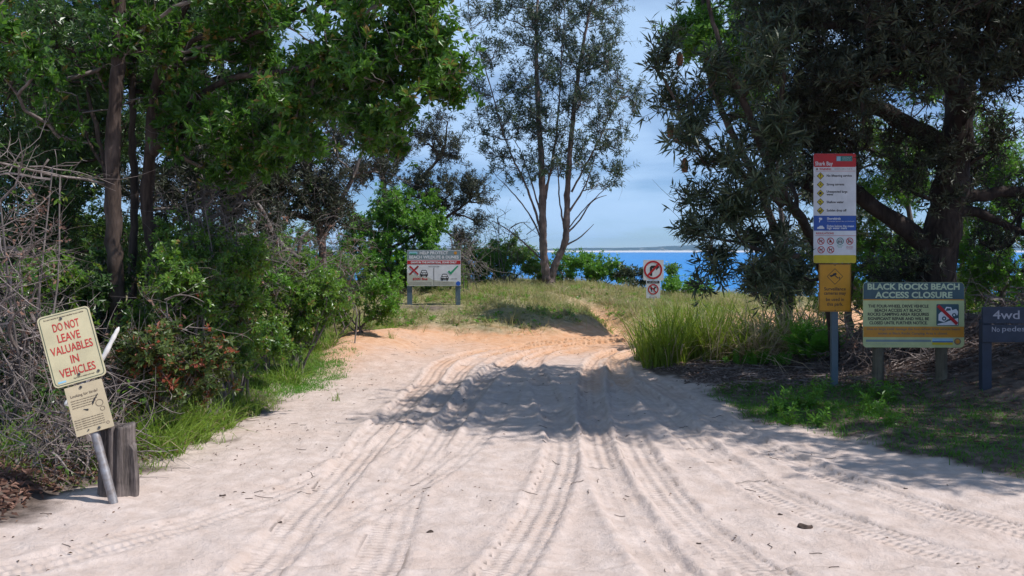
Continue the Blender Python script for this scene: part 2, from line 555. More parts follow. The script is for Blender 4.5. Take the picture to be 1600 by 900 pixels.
m, nt, b = new_mat('ground_sand_and_soil')
ov = obj_vec(nt)
fine = noise(nt, 160, 3, .7, ov)
mid = noise(nt, 7, 6, .62, ov)
big = noise(nt, 1.3, 5, .55, ov)
pale = mixc(nt, rng_map(nt, mid, .33, .68), (.54, .43, .37), (.68, .565, .505))
pale = mixc(nt, rng_map(nt, big, .52, .72, 0, .45), pale, (.62, .47, .39))
org = mixc(nt, rng_map(nt, mid, .3, .7), (.58, .28, .13), (.68, .42, .26))
sandc = mixc(nt, math_n(nt, 'MULTIPLY', attr(nt, 'orange'), .95), pale, org)
grainy = mixc(nt, rng_map(nt, fine, .30, .42, .30, 0), sandc, (.30, .19, .13))
soil = mixc(nt, rng_map(nt, mid, .35, .68), (.060, .044, .036), (.23, .175, .145))
dunec = mixc(nt, rng_map(nt, mid, .35, .66), (.16, .16, .07), (.42, .34, .21))
soil = mixc(nt, attr(nt, 'dune'), soil, dunec)
ground_c = mixc(nt, attr(nt, 'sandy'), soil, grainy)
nt.links.new(ground_c, b.inputs['Base Color'])
b.inputs['Roughness'].default_value = .95
b.inputs['Specular IOR Level'].default_value = .15
# tread bars pressed into the ruts
tv, tu, tm = attr(nt, 'track_v'), attr(nt, 'track_u'), attr(nt, 'track_m')
chev = math_n(nt, 'ADD', math_n(nt, 'MULTIPLY', tv, 120.0), math_n(nt, 'MULTIPLY', math_n(nt, 'ABSOLUTE', tu), 3.2))
bars = math_n(nt, 'MULTIPLY', math_n(nt, 'SINE', chev), .55)
grooves = math_n(nt, 'MULTIPLY', math_n(nt, 'COSINE', math_n(nt, 'MULTIPLY', tu, 9.4)), .45)
tread = math_n(nt, 'MULTIPLY', math_n(nt, 'ADD', bars, grooves), math_n(nt, 'MULTIPLY', tm, rng_map(nt, big, .38, .6, .3, 1.0)))
lump = noise(nt, 26, 5, .6, ov)
hgt = math_n(nt, 'ADD', math_n(nt, 'ADD', math_n(nt, 'MULTIPLY', tread, .6), math_n(nt, 'MULTIPLY', lump, .9)), math_n(nt, 'MULTIPLY', fine, .3))
bump(nt, b, hgt, .9, .020)
M['ground'] = m
ground = mesh_np('ground', np.stack([GX, GY, HH], -1).reshape(-1, 3), gq, M['ground'], smooth=True, kind='structure',
                 attrs={'sandy': sandy.ravel(), 'orange': orange.ravel(), 'dune': dune.ravel(), 'track_u': TU.ravel(), 'track_v': TV.ravel(), 'track_m': TM.ravel()})


def gz(x, y):
    """height of the ground mesh (bilinear)"""
    x = np.atleast_1d(np.asarray(x, float)); y = np.atleast_1d(np.asarray(y, float))
    i = np.clip(np.searchsorted(xs, x) - 1, 0, nx - 2); j = np.clip(np.searchsorted(ys, y) - 1, 0, ny - 2)
    fx = (x - xs[i]) / (xs[i + 1] - xs[i]); fy = (y - ys[j]) / (ys[j + 1] - ys[j])
    return (HH[j, i] * (1 - fx) + HH[j, i + 1] * fx) * (1 - fy) + (HH[j + 1, i] * (1 - fx) + HH[j + 1, i + 1] * fx) * fy


def gz1(x, y):
    return float(gz(x, y)[0])


def footing(px, Y):
    x = (px - 800) / F * Y
    return (x, Y, gz1(x, Y))


# ------------------------------------------------------------------ sea and far shore
SEA = -3.0
m, nt, b = new_mat('sea_water')
ov = obj_vec(nt, (1, .35, 1))
n1 = noise(nt, .9, 6, .65, ov)
n2 = noise(nt, .045, 4, .6, obj_vec(nt, (.4, 1.6, 1)))
wc = mixc(nt, rng_map(nt, n2, .3, .7), (.005, .16, .48), (.016, .25, .60))
foam = rng_map(nt, noise(nt, .30, 8, .72, obj_vec(nt, (.5, 1.5, 1))),   .63, .68)
wc = mixc(nt, math_n(nt, 'MULTIPLY', foam, .6), wc, (.75, .8, .85))
nt.links.new(wc, b.inputs['Base Color'])
b.inputs['Roughness'].default_value = .35
b.inputs['IOR'].default_value = 1.33
b.inputs['Specular IOR Level'].default_value = .22
bump(nt, b, n1, .9, .35)
sx = np.concatenate([-np.geomspace(4000, 20, 22), np.linspace(-10, 10, 5), np.geomspace(20, 4000, 22)])
sy = np.concatenate([np.linspace(34, 60, 6), np.geomspace(70, 3300, 40)])
SX, SY = np.meshgrid(sx, sy)
si = np.arange(SX.size).reshape(SX.shape)
mesh_np('sea', np.stack([SX, SY, np.full(SX.shape, SEA)], -1).reshape(-1, 3),
        np.stack([si[:-1, :-1], si[:-1, 1:], si[1:, 1:], si[1:, :-1]], -1).reshape(-1, 4), m, smooth=True, kind='structure')

m, nt, b = new_mat('far_shore')
tc = nt.nodes.new('ShaderNodeTexCoord'); sp = nt.nodes.new('ShaderNodeSeparateXYZ')
nt.links.new(tc.outputs['Object'], sp.inputs[0])
fn = noise(nt, .02, 5, .6, obj_vec(nt))
hz_h = math_n(nt, 'ADD', sp.outputs['Z'], math_n(nt, 'MULTIPLY', fn, 3.0))
veg = mixc(nt, rng_map(nt, noise(nt, .05, 4, .6, obj_vec(nt)), .55, .75), (.045, .065, .04), (.40, .36, .30))
fc = mixc(nt, rng_map(nt, hz_h, 3.6, 5.2), (.70, .67, .62), veg)
nt.links.new(fc, b.inputs['Base Color'])
b.inputs['Roughness'].default_value = .9
hx = np.linspace(-3200, 3200, 260)
prof = [(3000, -1.2), (3030, 2.0), (3060, 5.0), (3100, None), (3200, None), (3290, -2)]
rows = []
for yy, zz in prof:
    if zz is None:
        z = 4 + 28 * fbm(hx / 520 + yy / 300, hx * 0 + yy / 200, 81, 4) + 3.0 * fbm(hx / 60, hx * 0 + yy, 85, 3)
        z = z * (1.0 if yy > 3150 else .8)
    else:
        z = np.full(hx.shape, zz) + (vn(hx / 90, hx * 0 + yy, 88) - .5) * 1.2
    rows.append(np.stack([hx, np.full(hx.shape, yy), z + SEA], -1))
hv = np.stack(rows)
hi_ = np.arange(hv.shape[0] * hv.shape[1]).reshape(hv.shape[:2])
far_o = mesh_np('far_hills', hv.reshape(-1, 3), np.stack([hi_[:-1, :-1], hi_[:-1, 1:], hi_[1:, 1:], hi_[1:, :-1]], -1).reshape(-1, 4), m, smooth=True, kind='structure')


# ------------------------------------------------------------------ signs
def prism(name, pts, y0, y1, mat, parent, bev=0.0):
    """outline (x, z) given depth from y0 (front) to y1 (back)"""
    n = len(pts)
    v = [(x, y0, z) for x, z in pts] + [(x, y1, z) for x, z in pts]
    f = [tuple(range(n)), tuple(range(2 * n - 1, n - 1, -1))] + [(i, i + n, (i + 1) % n + n, (i + 1) % n) for i in range(n)]
    me = bpy.data.meshes.new(name)
    me.from_pydata(v, [], f)
    me.materials.append(mat)
    o = bpy.data.objects.new(name, me)
    COL.objects.link(o)
    o.parent = parent
    if bev:
        bm_ = o.modifiers.new('bevel', 'BEVEL'); bm_.width = bev; bm_.segments = 2; bm_.limit_method = 'ANGLE'
    return o


def rrect(x0, z0, x1, z1, r=0.0, k=5):
    if r <= 0: return [(x0, z0), (x1, z0), (x1, z1), (x0, z1)]
    out = []
    for cx, cz, a0 in ((x1 - r, z0 + r, -90), (x1 - r, z1 - r, 0), (x0 + r, z1 - r, 90), (x0 + r, z0 + r, 180)):
        for i in range(k + 1):
            a = R(a0 + 90 * i / k)
            out.append((cx + r * math.cos(a), cz + r * math.sin(a)))
    return out


def circ(cx, cz, r, n=28):
    return [(cx + r * math.cos(2 * math.pi * i / n), cz + r * math.sin(2 * math.pi * i / n)) for i in range(n)]


def ring(name, cx, cz, r0, r1, y0, y1, mat, parent, n=36):
    v, q = [], []
    for i in range(n):
        c, s = math.cos(2 * math.pi * i / n), math.sin(2 * math.pi * i / n)
        v += [(cx + r0 * c, y0, cz + r0 * s), (cx + r1 * c, y0, cz + r1 * s), (cx + r1 * c, y1, cz + r1 * s), (cx + r0 * c, y1, cz + r0 * s)]
        j = (i + 1) % n
        for a in range(4):
            b_ = (a + 1) % 4
            q.append((i * 4 + a, i * 4 + b_, j * 4 + b_, j * 4 + a))
    return mesh_np(name, v, q, mat, parent)


def bar(x0, z0, x1, z1, w):
    dx, dz = x1 - x0, z1 - z0
    L = math.hypot(dx, dz); ux, uz = -dz / L * w / 2, dx / L * w / 2
    return [(x0 - ux, z0 - uz), (x1 - ux, z1 - uz), (x1 + ux, z1 + uz), (x0 + ux, z0 + uz)]


def text(parent, body, size, x, z, y, mat, align='CENTER', width=None, bold=.0, spacing=1.0, name='lettering', line=1.0):
    if '\n' in body:
        ls = body.split('\n'); mx_ = max(map(len, ls))
        for i, t in enumerate(ls):
            text(parent, t, size, x, z + ((len(ls) - 1) / 2 - i) * size * line, y, mat, align, width * len(t) / mx_ if width else None, bold)
        return
    cu = bpy.data.curves.new(name, 'FONT')
    cu.body = body; cu.size = size; cu.align_x = align; cu.align_y = 'CENTER'
    cu.extrude = .0006; cu.offset = bold; cu.space_character = spacing; cu.space_line = line
    cu.resolution_u = 3
    o = bpy.data.objects.new(name, cu)
    COL.objects.link(o)
    bpy.context.view_layer.update()
    me = bpy.data.meshes.new_from_object(o.evaluated_get(bpy.context.evaluated_depsgraph_get()))
    bpy.data.objects.remove(o); bpy.data.curves.remove(cu)
    me.name = name
    co = np.zeros(len(me.vertices) * 3, np.float32); me.vertices.foreach_get('co', co); co = co.reshape(-1, 3)
    sx_ = 1.0
    if width: sx_ = width / max(1e-6, co[:, 0].max() - co[:, 0].min())
    mid_ = (co[:, 1].max() + co[:, 1].min()) / 2
    out = np.stack([co[:, 0] * sx_ + x, y - co[:, 2], co[:, 1] - mid_ + z], -1).astype(np.float32)
    if align == 'CENTER':
        out[:, 0] += x - (out[:, 0].max() + out[:, 0].min()) / 2
    else:
        out[:, 0] += x - out[:, 0].min()
    me.vertices.foreach_set('co', out.ravel()); me.update()
    me.materials.clear(); me.materials.append(mat)
    o = bpy.data.objects.new(name, me)
    COL.objects.link(o); o.parent = parent
    return o


def post(name, parent, x, y, z0, z1, wx, wy, mat, round_=False, n=14):
    if round_:
        p = np.array([[[x, y, z0], [x, y, (z0 + z1) / 2], [x, y, z1], [x, y, z1 + .0015]]])
        v, q = tubes(p, np.array([[wx / 2, wx / 2, wx / 2, 0.002]]), n)
        return mesh_np(name, v, q, mat, parent, smooth=True)
    return prism(name, rrect(x - wx / 2, z0, x + wx / 2, z1), y - wy / 2, y + wy / 2, mat, parent, .006)


def bolt(parent, x, z, y, r=.008):
    return prism('bolt', circ(x, z, r, 8), y - .006, y, M['steel_dark'], parent)


def car_front(parent, cx, cz, s, y, mat, mat_w):
    """front view of a small car pictogram, s = width"""
    o = prism('pictogram', [(cx + a * s, cz + b_ * s) for a, b_ in ((-.5, -.30), (-.5, .02), (-.42, .10), (-.32, .38), (-.24, .44), (.24, .44), (.32, .38), (.42, .10), (.5, .02), (.5, -.30), (.42, -.30), (.42, -.44), (.24, -.44), (.24, -.30),
                                                                        (-.24, -.30), (-.24, -.44), (-.42, -.44), (-.42, -.30))], y - .0012, y, mat, parent)
    prism('windscreen', [(cx + a * s, cz + b_ * s) for a, b_ in ((-.32, .12), (-.24, .34), (.24, .34), (.32, .12))], y - .0026, y - .0014, mat_w, o)
    for sg in (-1, 1):
        prism('headlight', circ(cx + sg * .34 * s, cz - .04 * s, .075 * s, 12), y - .0026, y - .0014, mat_w, o)
    prism('grille', rrect(cx - .2 * s, cz - .12 * s, cx + .2 * s, cz + .02 * s), y - .0026, y - .0014, mat_w, o)
    return o


M['steel'] = plain_mat('galvanised_steel', (.22, .18, .16), (.40, .40, .42), 14, .5, .45, .2)
M['steel_dark'] = plain_mat('dark_bolt', (.04, .04, .045), (.09, .09, .09), 30, .5, .5)
M['beige'] = paint('beige_sign', (.60, .53, .33))
M['beige2'] = paint('tan_notice', (.56, .46, .30))
M['red_ink'] = paint('red_ink', (.52, .035, .03))
M['brown_ink'] = paint('brown_ink', (.22, .16, .11))
M['green_rim'] = paint('green_line', (.07, .10, .07))
M['white_p'] = paint('white_sign', (.74, .76, .80))
M['grey_p'] = paint('blue_grey_header', (.20, .27, .30))
M['grey_post'] = paint('blue_grey_post', (.10, .15, .19))
M['red_p'] = paint('red_sign', (.50, .02, .025))
M['dred_p'] = paint('dark_red_sign', (.30, .015, .02))
M['black_p'] = paint('black_ink', (.02, .02, .025))
M['green_p'] = paint('green_tick', (.02, .34, .16))
M['teal_p'] = paint('teal_logo', (.03, .22, .20))
M['sky_p'] = paint('light_blue_logo', (.30, .55, .70))
M['blue_p'] = paint('blue_sign', (.025, .10, .42))
M['yellow_p'] = paint('yellow_sign', (.62, .50, .02))
M['amber_p'] = paint('amber_sign', (.66, .31, .015))
M['dune_p'] = paint('printed_dune', (.52, .53, .46))
M['slate_p'] = paint('slate_header', (.045, .10, .125))
M['olive_p'] = paint('pale_green_sign', (.50, .56, .28))
M['pale_ink'] = paint('pale_green_ink', (.52, .62, .42))
M['orange_p'] = paint('orange_band', (.60, .27, .03))
M['navy_p'] = plain_mat('navy_boards', (.020, .029, .052), (.030, .042, .072), 9, .6, bs=.2)
M['lilac_ink'] = paint('faded_white_ink', (.40, .40, .46))
M['wood_post'] = bark_mat('treated_post', (.07, .06, .045), (.16, .14, .10), 14, .1, .6)
M['mid_blue'] = paint('blue_corner', (.02, .12, .55))

# --- leaning beige sign
bx, by = -2.575, 6.22
v_ = Vector((-.345, .20, .93)).normalized()
u0 = Vector((1, .40, .24)).normalized()
u = (u0 - v_ * u0.dot(v_)).normalized()
n_ = u.cross(v_) * -1.0      # local +Y points away from the viewer
if n_.y < 0: n_ = -n_
s1 = thing('leaning_sign', 'beige sign with red capitals about valuables, leaning left beside a timber stump', 'sign', (0, 0, 0))
mw = Matrix((u, n_, v_)).transposed().to_4x4()
mw.translation = Vector((bx, by, gz1(bx, by) - .02))
s1.matrix_world = mw
post('pole', s1, 0, .034, -.12, 1.36, .058, .058, M['steel'], True)
up = prism('upper_panel', rrect(-.165, .86, .165, 1.36, .03), -.004, .004, M['beige'], s1, .0015)
e = ring
pts_o, pts_i = rrect(-.155, .87, .155, 1.35, .024, 6), rrect(-.151, .874, .151, 1.346, .021, 6)
bv, bq = [], []
for i, (a, c) in enumerate(zip(pts_o, pts_i)):
    bv += [(a[0], -.0056, a[1]), (c[0], -.0056, c[1])]
    j = (i + 1) % len(pts_o)
    bq.append((2 * i, 2 * j, 2 * j + 1, 2 * i + 1))
mesh_np('border_line', bv, bq, M['green_rim'], s1)
for k, (t, wd) in enumerate((('DO NOT', .165), ('LEAVE', .14), ('VALUABLES', .262), ('IN', .05), ('VEHICLES', .222))):
    text(s1, t, .080, .0, 1.262 - k * .079, -.0055, M['red_ink'], width=wd, bold=.0006)
text(s1, 'For your security do not leave valuables in your vehicle', .014, 0, 1.327, -.0055, M['brown_ink'], width=.25)
text(s1, 'Report theft or vandalism to the ranger', .012, .03, .895, -.0055, M['brown_ink'], width=.13)
prism('logo', rrect(-.135, .885, -.085, .897), -.0056, -.0045, M['sky_p'], s1)
for zz, xx in ((1.315, -.02), (.912, 0), (.90, .12)): bolt(s1, xx, zz, -.0045, .009)
lo = prism('lower_panel', rrect(-.11, .51, .125, .845, .006), -.003, .004, M['beige2'], s1, .001)
text(s1, 'Looking for birds?', .026, .0, .775, -.0045, M['brown_ink'], width=.17)
for k in range(4):
    text(s1, 'please help us to keep this place clean', .010, -.005 - .006 * k, .746 - k * .016, -.0045, M['brown_ink'], width=.17 - .012 * k)
for k in range(5):
    text(s1, 'take your rubbish home with you thank you', .010, -.01, .615 - k * .015, -.0045, M['brown_ink'], width=.18)
bird = [(-.5, .25), (-.25, .2), (.05, .02), (.35, -.05), (.5, .05), (.38, .12), (.45, .2), (.25, .22), (.05, .22), (-.2, .3)]
prism('pictogram', [(-.015 + a * .035, .662 + c * .05) for a, c in bird], -.0046, -.0034, M['black_p'], s1)
prism('pictogram', [(.055 + a * .05, .715 + c * .06) for a, c in ((-.5, -.5), (.5, .6), (.42, .66), (.1, .35), (-.1, .25), (-.45, -.1))], -.0046, -.0034, M['black_p'], s1)
ring('pictogram', .075, .690, .020, .024, -.0046, -.0034, M['brown_ink'], s1, 20)
ring('pictogram', .085, .648, .012, .015, -.0046, -.0034, M['brown_ink'], s1, 20)
ring('logo', .095, .548, .007, .010, -.0046, -.0034, M['brown_ink'], s1, 16)
bolt(s1, -.01, .825, -.0035, .009); bolt(s1, .035, .53, -.0035, .009); bolt(s1, -.03, .535, -.0035, .005)

# --- split timber stump
st = thing('timber_stump', 'short weathered upright timber stump split down its side, beside the leaning sign', 'stump', (-2.665, 6.48, gz1(-2.665, 6.48) - .03))
na, nr = 72, 26
ang = np.linspace(0, 2 * np.pi, na, endpoint=False)
groove = .012 * (fbm(np.cos(ang) * 6 + 9, np.sin(ang) * 6 + 9, 91, 3) - .5) * 2
deep = np.exp(-((ang - 4.95) / .07) ** 2) * .05 + np.exp(-((ang - 4.45) / .05) ** 2) * .022 + np.exp(-((ang - 5.5) / .05) ** 2) * .03
sv = []
for i in range(nr):
    t = i / (nr - 1)
    r = .112 + .012 * (1 - t) ** 2 + groove * (1 + .4 * math.sin(t * 5)) - deep * (.35 + .65 * t) + .004 * (vn(ang * 9, ang * 0 + t * 9, 93) - .5)
    zt = t * .49 + (t > .9) * .02 * (vn(ang * 3, ang * 0, 95) - .5)
    sv.append(np.stack([r * np.cos(ang), r * .95 * np.sin(ang), np.broadcast_to(zt, ang.shape)], -1))
for rr, dz in ((.9, .002), (.5, -.004), (.02, -.008)):
    a = sv[nr - 1].copy(); a[:, :2] *= rr; a[:, 2] += dz; sv.append(a)
sv = np.stack(sv); ii = np.arange(sv.shape[0] * na).reshape(sv.shape[0], na)
sq = np.stack([ii[:-1], np.roll(ii, -1, 1)[:-1], np.roll(ii, -1, 1)[1:], ii[1:]], -1).reshape(-1, 4)
mesh_np('stump_body', sv.reshape(-1, 3), sq, M['timber'], st, smooth=True)
sl = np.array([(.104, -.052), (.142, -.05), (.150, -.02), (.140, .02), (.112, .02)])
sv2 = []
for i in range(7):
    t = i / 6
    a = np.column_stack([sl[:, 0] + .006 * math.sin(5 * t) - .010 * t, sl[:, 1], np.full(5, t * .36)])
    if i == 6: a[:, 2] += np.array([.02, -.03, -.05, -.01, .03])
    sv2.append(a)
sv2 = np.stack(sv2); ii = np.arange(35).reshape(7, 5)
sq2 = np.stack([ii[:-1], np.roll(ii, -1, 1)[:-1], np.roll(ii, -1, 1)[1:], ii[1:]], -1).reshape(-1, 4)
mesh_np('split_slab', np.vstack([sv2.reshape(-1, 3), sv2[-1].mean(0)]), sq2, M['timber'], st, tris=[(30 + k, 30 + (k + 1) % 5, 35) for k in range(5)])

# --- bleached broken branch behind the sign
wb = cr([P(104, 634, 6.9), P(116, 614, 6.93), P(137, 592, 6.95), P(160, 560, 6.95), P(176, 530, 7.0), P(186, 511, 7.05)], 26)
wr = np.linspace(.022, .015, 26) * (1 + .12 * np.sin(np.arange(26) * 1.9)); wr[-1] = .004; wr[-2] = .013
v, q = tubes(wb[None], wr[None], 9)
tag(mesh_np('bleached_branch', v, q, M['white_wood'], smooth=True), 'thick bleached white dead branch slanting up behind the leaning sign', 'branch')

# --- help protect sign on the dune
loc = footing(678, 21.0)
s2 = thing('dune_sign', 'white and grey sign on two posts about beach wildlife, under the bright green shrub', 'sign', loc)
s2.rotation_euler.z = R(4)
W2 = .585
z0 = P(678, 447, 21)[2] - loc[2]; z1 = P(678, 391, 21)[2] - loc[2]
for sx_ in (-.53, .525): post('post', s2, sx_, .06, -.25, z1 - .05, .11, .07, M['grey_post'])
prism('panel', rrect(-W2, z0, W2, z1, .012), 0, .02, M['white_p'], s2, .002)
prism('header_band', rrect(-W2 + .004, z1 - .20, W2 - .004, z1 - .004), -.003, -.0005, M['grey_p'], s2)
text(s2, 'HELP PROTECT', .088, 0, z1 - .058, -.004, M['white_p'], width=.62, bold=.003)
text(s2, 'BEACH WILDLIFE & DUNES', .088, 0, z1 - .150, -.004, M['white_p'], width=1.08, bold=.003)
prism('logo', rrect(-.54, z1 - .09, -.36, z1 - .03, .01), -.0045, -.0032, M['sky_p'], s2)
prism('logo', rrect(-.52, z1 - .09, -.38, z1 - .068, .005), -.006, -.0047, M['green_p'], s2)
prism('logo', circ(.47, z1 - .06, .035, 16), -.0045, -.0032, M['orange_p'], s2)
prism('red_band', rrect(-W2 + .004, z1 - .305, W2 - .004, z1 - .225), -.003, -.0005, M['red_p'], s2)
text(s2, 'DRIVE IN THE INTERTIDAL ZONE ONLY', .055, 0, z1 - .265, -.004, M['white_p'], width=1.0, bold=.0025)
prism('dune_picture', [(-W2 + .004, z0 + .01), (W2 - .004, z0 + .01), (W2 - .004, z0 + .09), (.1, z0 + .12), (0, z0 + .13), (-.12, z0 + .19), (-.35, z0 + .23), (-W2 + .004, z0 + .30)], -.0022, -.0005, M['dune_p'], s2)
prism('dividing_line', rrect(-.005, z0 + .02, .004, z1 - .38), -.0034, -.0024, M['black_p'], s2)
text(s2, 'MEAN HIGH TIDE', .026, 0, z1 - .352, -.003, M['black_p'], width=.24)
prism('cross', bar(-.53, z1 - .53, -.34, z1 - .345, .036), -.005, -.0032, M['dred_p'], s2)
prism('cross', bar(-.53, z1 - .345, -.34, z1 - .53, .036), -.0065, -.0052, M['red_p'], s2)
prism('tick', [(.30, z1 - .47), (.33, z1 - .44), (.365, z1 - .475), (.51, z1 - .335), (.535, z1 - .35), (.37, z1 - .535)], -.005, -.003, M['green_p'], s2)
car_front(s2, -.215, z1 - .505, .17, -.0035, M['black_p'], M['white_p'])
car_front(s2, .235, z1 - .59, .17, -.0035, M['black_p'], M['white_p'])
text(s2, '$300 fine', .072, -.30, z0 + .155, -.004, M['red_ink'], width=.32, bold=.002)
text(s2, 'LOW TIDE', .03, .44, z0 + .16, -.003, M['black_p'], width=.13)
for k in range(2): text(s2, 'keep off the dunes and help save shorebird nests and turtle eggs', .022, -.30, z0 + .075 - k * .03, -.003, M['brown_ink'], width=.5)
for k in range(2): text(s2, 'drive only on the wet sand below the high tide line at low tide', .022, .23, z0 + .075 - k * .03, -.003, M['brown_ink'], width=.4)
prism('corner_roundel', circ(.53, z0 + .055, .05, 14), -.0045, -.003, M['mid_blue'], s2)


def dog(parent, cx, cz, s, y, mat):
    d = [(-.5, .15), (-.42, .22), (-.34, .14), (.12, .14), (.18, .32), (.26, .42), (.30, .34), (.48, .28), (.46, .18), (.32, .16), (.26, -.02), (.26, -.45), (.16, -.45), (.14, -.10), (-.2, -.08), (-.24, -.2), (-.22, -.45), (-.34, -.45), (-.38, -.15), (-.38, .02)]
    return prism('pictogram', [(cx + a * s, cz + b_ * s) for a, b_ in d], y - .0012, y, mat, parent)


# --- no right turn / no dogs sign
loc = footing(1021, 24.5)
s3 = thing('no_turn_sign', 'white no right turn plate over a no dogs plate in dune grass before the sea', 'sign', loc)
zt = P(0, 406, 24.5)[2] - loc[2]; zm = P(0, 438, 24.5)[2] - loc[2]; zb = P(0, 466, 24.5)[2] - loc[2]
post('post', s3, 0, .035, -.2, zt - .03, .05, .05, M['white_p'])
prism('upper_panel', rrect(-.26, zm, .26, zt, .02), -.003, .003, M['white_p'], s3)
cz_ = (zm + zt) / 2 + .005
ring('prohibition_ring', -.01, cz_, .19, .235, -.007, -.0045, M['red_p'], s3)
prism('turn_arrow', [(-.09, cz_ - .15), (-.03, cz_ - .15), (-.03, cz_ + .04), (.07, cz_ + .04), (.07, cz_ - .01), (.155, cz_ + .075), (.07, cz_ + .15), (.07, cz_ + .11), (-.05, cz_ + .11), (-.09, cz_ + .07)], -.0056, -.0035, M['black_p'], s3)
prism('prohibition_bar', bar(-.155, cz_ - .155, .14, cz_ + .155, .05), -.0085, -.0058, M['red_p'], s3)
prism('name_strip', rrect(-.16, zm - .075, .15, zm - .012), -.006, .002, M['black_p'], s3)
text(s3, 'NO ENTRY', .05, 0, zm - .043, -.0068, M['white_p'], width=.24)
prism('lower_panel', rrect(-.185, zb, .175, zm - .004, .01), -.003, .003, M['white_p'], s3)
cz2 = (zb + zm) / 2 - .0
ring('prohibition_ring', -.005, cz2, .105, .135, -.007, -.0045, M['red_p'], s3)
dog(s3, -.005, cz2 + .01, .17, -.0036, M['black_p'])
prism('prohibition_bar', bar(-.09, cz2 + .09, .08, cz2 - .09, .028), -.0085, -.0058, M['red_p'], s3)
text(s3, 'NO DOGS', .035, 0, zb + .03, -.0042, M['dred_p'], width=.2)

# --- tall beach warning sign
Y4 = 10.9
loc = (P(1304, 0, Y4)[0], Y4, gz1(P(1304, 0, Y4)[0], Y4))
s4 = thing('beach_warning_sign', 'tall narrow white beach warning sign with red top over an amber camera plate', 'sign', loc)


def z4(py): return EYE - (py - HZ) / F * Y4 - loc[2]
def x4(px): return (px - 1304.0) / F * Y4


post('post', s4, x4(1305.5), .045, -.25, z4(300), .075, .06, M['grey_post'])
xl, xr = x4(1271), x4(1337.5)
prism('panel', rrect(xl, z4(411), xr, z4(240), .022), -.003, .004, M['white_p'], s4, .001)
prism('header_band', rrect(xl + .001, z4(261), xr - .001, z4(240) - .001, .018), -.0052, -.0032, M['red_p'], s4)
prism('yellow_band', rrect(xl + .001, z4(411) + .001, xr - .001, z4(398.5), .018), -.0052, -.0032, M['yellow_p'], s4)
prism('logo', rrect(x4(1306.5), z4(252), x4(1331.5), z4(244)), -.0068, -.0055, M['teal_p'], s4)
prism('logo', rrect(x4(1307), z4(251.5), x4(1313), z4(244.5)), -.0084, -.0070, M['sky_p'], s4)
for k in range(3): text(s4, 'Council coast care'[: 18 - 3 * k], .012, x4(1316), z4(246 + 2 * k), -.0074, M['white_p'], align='LEFT', width=.10)
text(s4, 'Shark Bay', .062, x4(1273.5), z4(256.5), -.0058, M['white_p'], align='LEFT', width=.20, bold=.0012)
text(s4, 'WARNING', .032, x4(1280), z4(264.3), -.0036, M['red_ink'], align='LEFT', width=.135, bold=.001)
prism('warning_mark', circ(x4(1276.5), z4(264.3), .012, 10), -.0048, -.0034, M['brown_ink'], s4)
for k in range(2): text(s4, 'beaches can be dangerous, stay alert and', .011, x4(1304), z4(263 + k * 1.8), -.0036, M['brown_ink'], align='LEFT', width=.2)
prism('rule', rrect(x4(1274), z4(267.6), x4(1336), z4(267.1)), -.0044, -.0034, M['red_ink'], s4)
for k, t in enumerate(('No lifesaving service', 'Strong currents', 'Unexpected large\nwaves', 'Shallow water', 'Sudden drop off')):
    py = 275 + 13.55 * k
    cx, cz_ = x4(1281.8), z4(py)
    d = prism('warning_diamond', [(cx, cz_ - .042), (cx + .042, cz_), (cx, cz_ + .042), (cx - .042, cz_)], -.0048, -.0034, M['black_p'], s4)
    prism('diamond_face', [(cx, cz_ - .034), (cx + .034, cz_), (cx, cz_ + .034), (cx - .034, cz_)], -.0064, -.0050, M['yellow_p'], d)
    if k == 0:
        prism('pictogram', [(cx - .006, cz_ + .022), (cx + .006, cz_ + .022), (cx + .003, cz_ - .006), (cx - .003, cz_ - .006)], -.008, -.0066, M['black_p'], d)
        prism('pictogram', circ(cx, cz_ - .014, .005, 8), -.008, -.0066, M['black_p'], d)
    elif k == 1:
        prism('pictogram', [(cx - .02, cz_ - .012), (cx, cz_ + .006), (cx + .02, cz_ - .012), (cx, cz_ - .004)], -.008, -.0066, M['black_p'], d)
        prism('pictogram', circ(cx + .003, cz_ + .014, .006, 8), -.008, -.0066, M['black_p'], d)
    elif k == 2:
        prism('pictogram', [(cx - .022, cz_ - .012), (cx - .012, cz_ + .012), (cx + .008, cz_ + .018), (cx + .018, cz_ + .004), (cx + .004, cz_ + .006), (cx + .02, cz_ - .012)], -.008, -.0066, M['black_p'], d)
    elif k == 3:
        prism('pictogram', bar(cx - .016, cz_ + .012, cx + .006, cz_ - .002, .009), -.008, -.0066, M['black_p'], d)
        prism('pictogram', bar(cx - .016, cz_ - .013, cx + .018, cz_ - .013, .006), -.008, -.0066, M['black_p'], d)
    else:
        prism('pictogram', [(cx - .02, cz_ + .002), (cx, cz_ + .002), (cx + .004, cz_ - .018), (cx - .004, cz_ - .02), (cx - .02, cz_ - .01)], -.008, -.0066, M['black_p'], d)
        prism('pictogram', bar(cx + .008, cz_ + .016, cx + .010, cz_ - .008, .009), -.008, -.0066, M['black_p'], d)
    wd = (.285, .20, .235, .195, .225)[k]
    text(s4, t, .036, x4(1291.5), z4(py), -.0036, M['black_p'], align='LEFT', width=wd, bold=.0010, line=.85)
prism('blue_band', rrect(xl + .001, z4(360.5), xr - .001, z4(337)), -.0048, -.0034, M['blue_p'], s4)
text(s4, 'Shorebirds', .036, x4(1292), z4(341.5), -.0056, M['white_p'], align='LEFT', width=.155, bold=.001)
text(s4, 'Threatened species nest on this beach', .018, x4(1292), z4(346), -.0056, M['white_p'], align='LEFT', width=.31)
text(s4, 'Drive below the mean\nhigh water mark', .034, x4(1292), z4(355), -.0056, M['white_p'], align='LEFT', width=.305, line=.8, bold=.0008)
